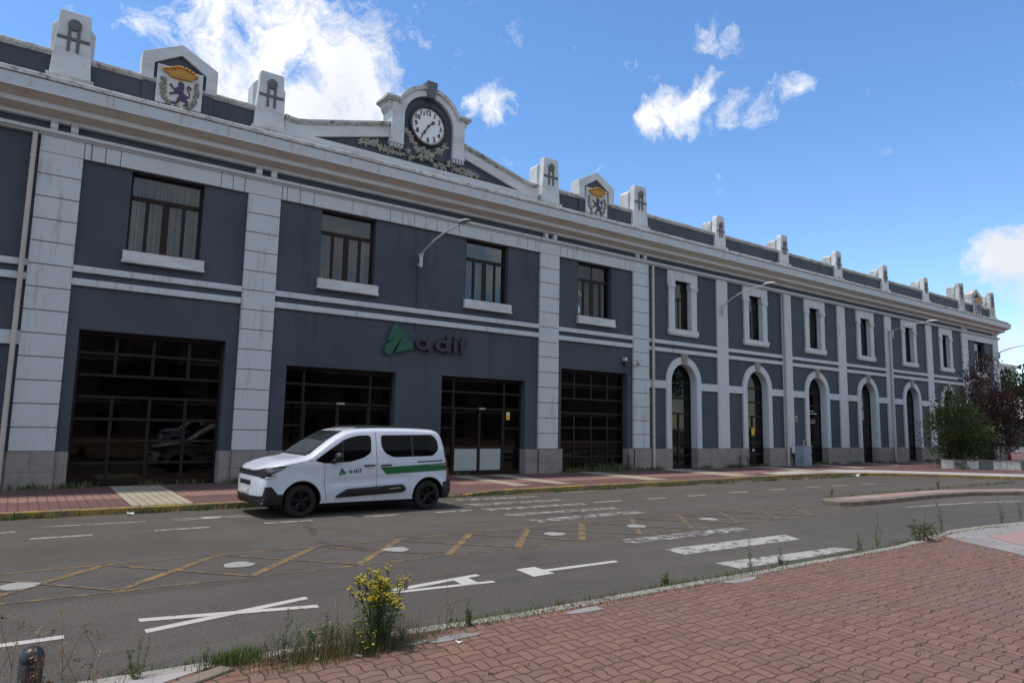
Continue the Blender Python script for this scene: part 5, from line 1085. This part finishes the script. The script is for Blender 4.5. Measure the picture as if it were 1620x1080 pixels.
# ------------------------------------------------------------ weeds
def curve(p, d, L, bend, n=5, rr=random):
    pts = [Vector(p)]; d = Vector(d).normalized()
    for _ in range(n): pts.append(pts[-1]+d*L/n); d = (d+Vector(bend)/n+Vector((rr.gauss(0, .04), rr.gauss(0, .04), 0))).normalized()
    return pts
def ragwort(x, y, h, ns, fl, label, seed, lean=0):
    rr = random.Random(seed); T = empty('ragwort', (x, y, .12), label, 'weed', 'flowering weeds along the near kerb'); S, L, Fm = MB(), MB(), MB()
    for _ in range(ns):
        a = rr.uniform(0, 2*PI); t = rr.uniform(.02, .5); P = curve((x+rr.gauss(0, .045), y+rr.gauss(0, .03), .1), (math.cos(a)*t+lean, math.sin(a)*t, 1), h*rr.uniform(.62, 1.03), (0, 0, .1), 6, rr); S.tube(P, [.0035, .003, .003, .0028, .0025, .002, .0015], 5)
        for i, p in enumerate(P[1:], 1):
            for _ in range(6 if i > 1 else 3):
                q = p+Vector((rr.gauss(0, .004), rr.gauss(0, .004), rr.uniform(-h/7, .01))); L.leaf(q, Vector((rr.gauss(0, 1), rr.gauss(0, 1), .5)), rr.uniform(.02, .05), .28)
        for _ in range(fl):
            a2 = rr.uniform(0, 2*PI); e = P[-1]+Vector((math.cos(a2)*rr.uniform(0, .04), math.sin(a2)*rr.uniform(0, .04), rr.uniform(-.035, .02))); S.tube([P[-2], e], .0012, 4, caps=False)
            for k in range(7): a3 = 2*PI*k/7; Fm.leaf(e, Vector((math.cos(a3), math.sin(a3), .25)), rr.uniform(.009, .014), .7)
            Fm.blob(tuple(e+Vector((0, 0, .001))), (.004, .004, .003), seg=6, rings=4)
    S.build('stems', 'stem_green', T); L.build('leaves', ['weed_green'], T, fix=False); Fm.build('flowers', 'petal_yellow', T, fix=False); return T
ragwort(2.42, 5.10, .60, 52, 9, 'tall clump of weed with dense bright yellow flower heads beside the near kerb', 1)
ragwort(2.16, 5.14, .34, 5, 1, 'thin weed with few yellow heads just left of the big yellow clump', 2)
ragwort(1.93, 5.17, .30, 5, 1, 'sparse weed with one yellow head farther left of the big yellow clump', 4)
ragwort(2.28, 5.0, .20, 6, 2, 'low weed with two yellow heads at the foot of the big yellow clump', 6)
def stalk(x, y, h, label, seed, mats=('stem_green', 'weed_green'), br=5, leafy=10, z=.12, top=None, cat='weed', lean=(0, 0), ls=.035, group='slender weeds along the kerb'):
    rr = random.Random(seed); T = empty('weed', (x, y, z), label, cat, group); S, L = MB(), MB(); P = curve((x, y, z), (lean[0], lean[1], 1), h, (0, 0, .1), 8, rr); S.tube(P, [.0032*(1-k/10) for k in range(9)], 5); tips = [P[-1]]; PP = [P]
    for _ in range(rr.randint(1, 3)): P2 = curve((x+rr.gauss(0, .02), y+rr.gauss(0, .015), z), (lean[0]+rr.gauss(0, .22), rr.gauss(0, .12), 1), h*rr.uniform(.4, .85), (rr.gauss(0, .15), 0, .1), 8, rr); S.tube(P2, [.0026*(1-k/10) for k in range(9)], 5); PP.append(P2); tips.append(P2[-1])
    for _ in range(br):
        i = rr.randint(2, 7); a = rr.uniform(0, 2*PI); Q = curve(rr.choice(PP)[i], (math.cos(a)*.5, math.sin(a)*.5, 1), h*rr.uniform(.15, .35), (0, 0, .2), 3, rr); S.tube(Q, [.002, .0016, .0013, .001], 4); tips.append(Q[-1])
        for q in Q[1:]:
            for _ in range(max(1, leafy//4)): L.leaf(q, Vector((rr.gauss(0, 1), rr.gauss(0, 1), .6)), rr.uniform(.4, 1)*ls, .3)
    for P_ in PP:
        for i, p in enumerate(P_[1:]):
            for _ in range(leafy//2): L.leaf(p+Vector((0, 0, rr.uniform(-.06, .03)*h*2)), Vector((rr.gauss(0, 1), rr.gauss(0, 1), .6)), rr.uniform(.3, 1)*ls*(1.3-.08*i), .26)
    S.build('stem', mats[0], T); L.build('leaves', [mats[1]], T, fix=False)
    if top:
        Fm = MB()
        for t in tips:
            for _ in range(7): e = t+Vector((rr.gauss(0, .010), rr.gauss(0, .010), rr.gauss(0, .010))); [Fm.leaf(e, Vector((rr.gauss(0, 1), rr.gauss(0, 1), rr.gauss(.3, 1))), rr.uniform(.008, .018), .35) for _ in range(3)]
        Fm.build('seed_heads', top, T, fix=False)
    return T
stalk(3.12, 5.26, .47, 'single tall dark stalk with a pale tip right of the yellow flowers', 21, br=3, leafy=3, top='seed_pale')
stalk(3.30, 5.24, .22, 'short bushy grey-green weed right of the tall dark stalk', 22, br=9, leafy=14)
stalk(1.72, 5.20, .36, 'upright leafy weed standing left of the yellow-headed weeds', 23, br=4, leafy=16)
stalk(2.03, 5.20, .33, 'branching green weed between the sparse yellow heads', 24, br=9, leafy=8)
stalk(.80, 5.35, .30, 'bright green spike of weed growing on the left stretch of kerb', 25, ('stem_green', 'grass_green'), 0, 26, ls=.03)
stalk(1.22, 5.32, .17, 'dark low weed at the joint of the border kerb', 26, ('stem_brown', 'weed_green'), 7, 8)
stalk(6.15, 5.52, .20, 'round-leaved bright green weed in the gutter below the crosswalk', 27, ('stem_green', 'grass_green'), 9, 22, ls=.06, z=0)
stalk(4.55, 5.50, .16, 'small dry brown weed in the gutter right of the painted letter', 28, ('stem_brown', 'stem_brown'), 7, 6, z=0)
for i, (x, y, h, lb) in enumerate([(1.80, 5.12, .27, 'thin branching weed third from the left in the flowering strip'), (2.12, 5.2, .36, 'tall bare branching stem between the yellow-headed weeds'), (2.22, 5.06, .25, 'fine brown-stemmed weed touching the left of the yellow clump'), (2.62, 5.1, .22, 'brown weed under the right side of the yellow clump'), (1.58, 5.16, .22, 'small dry weed at the left end of the flowering strip')]):
    stalk(x, y, h, lb, 140+i, ('stem_brown' if i > 1 else 'stem_green', 'weed_green'), 12, 4, ls=.022, top='seed_pale' if i % 2 else None, group='fine weeds around the yellow clump')
for i, (x, h, lb) in enumerate([(7.6, .35, 'single thin weed in front of the lowest crosswalk stripe'), (8.25, .2, 'two-stemmed small weed beside the lowest crosswalk stripe'), (10.2, .32, 'dark green weed at the kerb right of the crosswalk'), (10.75, .52, 'taller dark weed farther right of the crosswalk'), (11.95, .4, 'tufted weed near the corner of the slabs'), (13.3, .55, 'upright green weed on the kerb corner by the pink slabs'), (15.9, .62, 'tall weed near the right frame edge'), (16.9, .7, 'tallest weed at the right frame edge')]):
    stalk(x, 5.45 if x < 12 else 5.62, h*.9, lb, 60+i, br=7, leafy=6, ls=.05)
tree('kerb_bush', 'rounded green bush of weeds at the kerb corner before the pink slabs', (12.1, 5.38, .12), .08, [((0, 0, .12), (.34, .14, .12)), ((.1, 0, .28), (.16, .12, .16))], 22, 16, .05, ['weed_green', 'grass_dry'], 71, .012, .16, 0, 5, cat='weed')
# dry thistles in the lower left corner
for i, (x, y, h, ln, lb) in enumerate([(.10, 4.0, .78, (.0, .0), 'tallest dry brown thistle left of the bollard'), (.26, 4.15, .78, (.12, .0), 'dry brown stalk leaning right above the bollard'), (.36, 4.3, .60, (.18, .0), 'dry stalk leaning right over the asphalt beside the bollard'), (.02, 4.1, .62, (-.02, 0), 'thin dry weed at the left frame edge'), (.20, 3.95, .52, (.05, 0), 'short dry twig crossing in front of the bollard'), (-.05, 4.2, .5, (.02, 0), 'low pale seed head at the left frame edge')]):
    stalk(x, y, h, lb, 80+i, ('stem_brown', 'seed_pale'), 13, 3, top='seed_pale' if i % 2 else 'leaf_rust', lean=ln, ls=.02, group='dry thistles beside the bollard')
# weeds at the island, wall foot
for i, (x, y, z, h, lb) in enumerate([(17.9, 10.25, 0, .38, 'small weed behind the tip of the traffic island'), (23.9, 10.1, .1, .34, 'small weed at the far edge of the traffic island'), (20.0, 19.9, .15, .75, 'tall weed growing before the fourth wide opening'), (19.1, 19.9, .15, .55, 'lower weed before the fourth wide opening'), (18.1, 19.9, .15, .45, 'short weed at the left of the fourth wide opening'), (27.1, 19.8, .15, 1.0, 'dark tall weed against the plinth beside the first arched door'), (27.7, 19.8, .15, .8, 'second dark weed against the plinth beside the first arched door')]):
    stalk(x, y, h, lb, 100+i, ('stem_green', 'leaf_dark' if y > 15 else 'weed_green'), 9, 10, z=z, ls=.10 if y > 15 else .06, group='weeds by the island and the wall')
# ground cover grass: nobody could count it
def blades(b, n, f, hmin, hmax, rr, mats=(0, 1), w=.0032):
    for _ in range(n):
        x, y, z, s_ = f(rr); h = rr.uniform(hmin, hmax)*s_; a = rr.uniform(0, 2*PI); t = rr.uniform(.05, .7); ww = w*rr.uniform(.7, 1.6); ca, sa = math.cos(a), math.sin(a); c2, s2 = math.cos(a+1.57+rr.uniform(-.6, .6)), math.sin(a+1.57)
        V = [(x-c2*ww, y-s2*ww, z), (x+c2*ww, y+s2*ww, z), (x+ca*h*t*.4+c2*ww*.7, y+sa*h*t*.4+s2*ww*.7, z+h*.6), (x+ca*h*t*.4-c2*ww*.7, y+sa*h*t*.4-s2*ww*.7, z+h*.6), (x+ca*h*t, y+sa*h*t, z+h)]
        b.add(V, [(0, 1, 2, 3), (3, 2, 4)], m=rr.choice(mats))
rr = random.Random(55); b = MB()
cl = [(x, rr.uniform(.3, 1)) for x in [rr.uniform(-1, 16) for _ in range(150)]]
def kerbline(r):
    c, s_ = r.choice(cl); x = c+r.gauss(0, .10+.1*(c > 5)); return (x, 5.40+r.gauss(0, .045)+(.08 if x < 2 else 0)+(.12 if 11.5 < x < 15 else 0), .09, s_)
blades(b, 4200, kerbline, .03, .11, rr, (0, 0, 1, 2))
def inner(r): x = 1.3+abs(r.gauss(0, 1))*5; return (x, 5.24+r.gauss(0, .05), .12, .7)
blades(b, 2600, inner, .015, .06, rr, (1, 1, 0, 2))
def clump(r): return (2.28+r.gauss(0, .33), 5.10+r.gauss(0, .09), .11, 1)
blades(b, 1900, clump, .03, .11, rr, (0, 1, 1, 1, 2), .0018); blades(b, 1100, lambda r: (2.15+r.gauss(0, .34), 5.12+r.gauss(0, .08), .11, 1), .10, .30, rr, (1, 1, 1, 2), .0013)
blades(b, 1500, lambda r: (3.4+r.gauss(0, .4), 5.36+r.gauss(0, .04), .05, 1), .04, .12, rr, (0, 0, 2))
blades(b, 700, lambda r: (1.42+r.gauss(0, .10), 5.36+r.gauss(0, .05), .11, 1), .05, .13, rr, (0, 2))
tag(b.build('kerb_grass', ['grass_green', 'grass_dry', 'weed_green'], at=(2, 5.3, .1), fix=False), 'green and dry grass growing all along the near kerb', 'grass', kind='stuff')
b = MB(); H_2 = .1125
cl2 = [(rr.uniform(0, 15), rr.uniform(1.2, 5.2)) for _ in range(300)]
def joints(r):
    x, y = r.choice(cl2); return (x+r.gauss(0, .05), round((y+r.gauss(0, .012))/H_2)*H_2+r.gauss(0, .006), .118, 1)
blades(b, 5200, joints, .008, .035, rr, (0, 1, 2), .002)
tag(b.build('joint_moss', ['grass_green', 'grass_dry', 'weed_green'], at=(5, 4, .12), fix=False), 'tiny tufts sprouting from the joints of the red pavers', 'grass', kind='stuff')
b = MB(); cl3 = [rr.uniform(-2, 30) for _ in range(60)]
blades(b, 3500, lambda r: (r.choice(cl3)+r.gauss(0, .2), 15.5+r.gauss(0, .04), 0, 1), .03, .13, rr, (0, 1, 2), .008)
cl4 = [rr.uniform(-2, 50) for _ in range(50)]
blades(b, 3500, lambda r: (r.choice(cl4)+r.gauss(0, .2), 19.95+r.gauss(0, .04), .15, 1), .04, .2, rr, (0, 1, 2), .01)
blades(b, 420, lambda r: (19+r.gauss(0, .8), 20.0+r.gauss(0, .08), .15, 1), .08, .4, rr, (0, 1, 2), .01)
blades(b, 900, lambda r: (r.uniform(17.5, 30), 10.15+r.gauss(0, .05), .11, 1), .02, .10, rr, (0, 1), .006)
tag(b.build('gutter_grass', ['grass_green', 'grass_dry', 'weed_green'], at=(10, 15.5, 0), fix=False), 'sparse grass in the far gutter and along the foot of the building', 'grass', kind='stuff')
b = MB(); 
for _ in range(420):
    u = rr.random(); x, y, z = (rr.uniform(1.2, 9), rr.uniform(4.6, 5.3), .122) if u < .6 else (rr.uniform(-1, 20), rr.gauss(15.4, .06), .003)
    b.blob((x, y, z), (rr.uniform(.004, .012), rr.uniform(.004, .012), .004), seg=5, rings=3)
tag(b.build('loose_gravel', 'kerb_tan', at=(5, 5, .12)), 'crumbs of gravel lying near the kerbs', 'gravel', kind='stuff')
# litter
def paper(x, y, z, s_, lb, seed):
    r = random.Random(seed); b = MB(); N = 7; V = []
    for i in range(N):
        for j in range(N): V.append((x+(i/N-.5)*s_+r.gauss(0, s_*.05), y+(j/N-.5)*s_+r.gauss(0, s_*.05), z+.004+abs(r.gauss(0, s_*.17))))
    b.add(V, [(i*N+j, i*N+j+1, (i+1)*N+j+1, (i+1)*N+j) for i in range(N-1) for j in range(N-1)]); o = b.build('crumpled_paper', 'paper_white', at=(x, y, z), fix=False); tag(o, lb, 'litter', 'scraps of white paper')
for i, a in enumerate([(3.02, 4.88, .12, .05, 'crumpled white paper scrap on the red pavers right of the flowers'), (2.22, 5.0, .12, .06, 'white paper scrap at the foot of the yellow flowers'), (1.74, 5.2, .12, .045, 'white scrap beside the kerb left of the flowers'), (1.93, 5.08, .12, .04, 'smallest pale scrap between the weeds and the pavers'), (2.62, 5.1, .12, .035, 'tiny white scrap right below the flowers'), (1.95, 15.38, 0, .14, 'white litter in the far gutter left of the van'), (29.0, 15.5, 0, .3, 'white litter in the far gutter near the planter')]): paper(*a, 200+i)
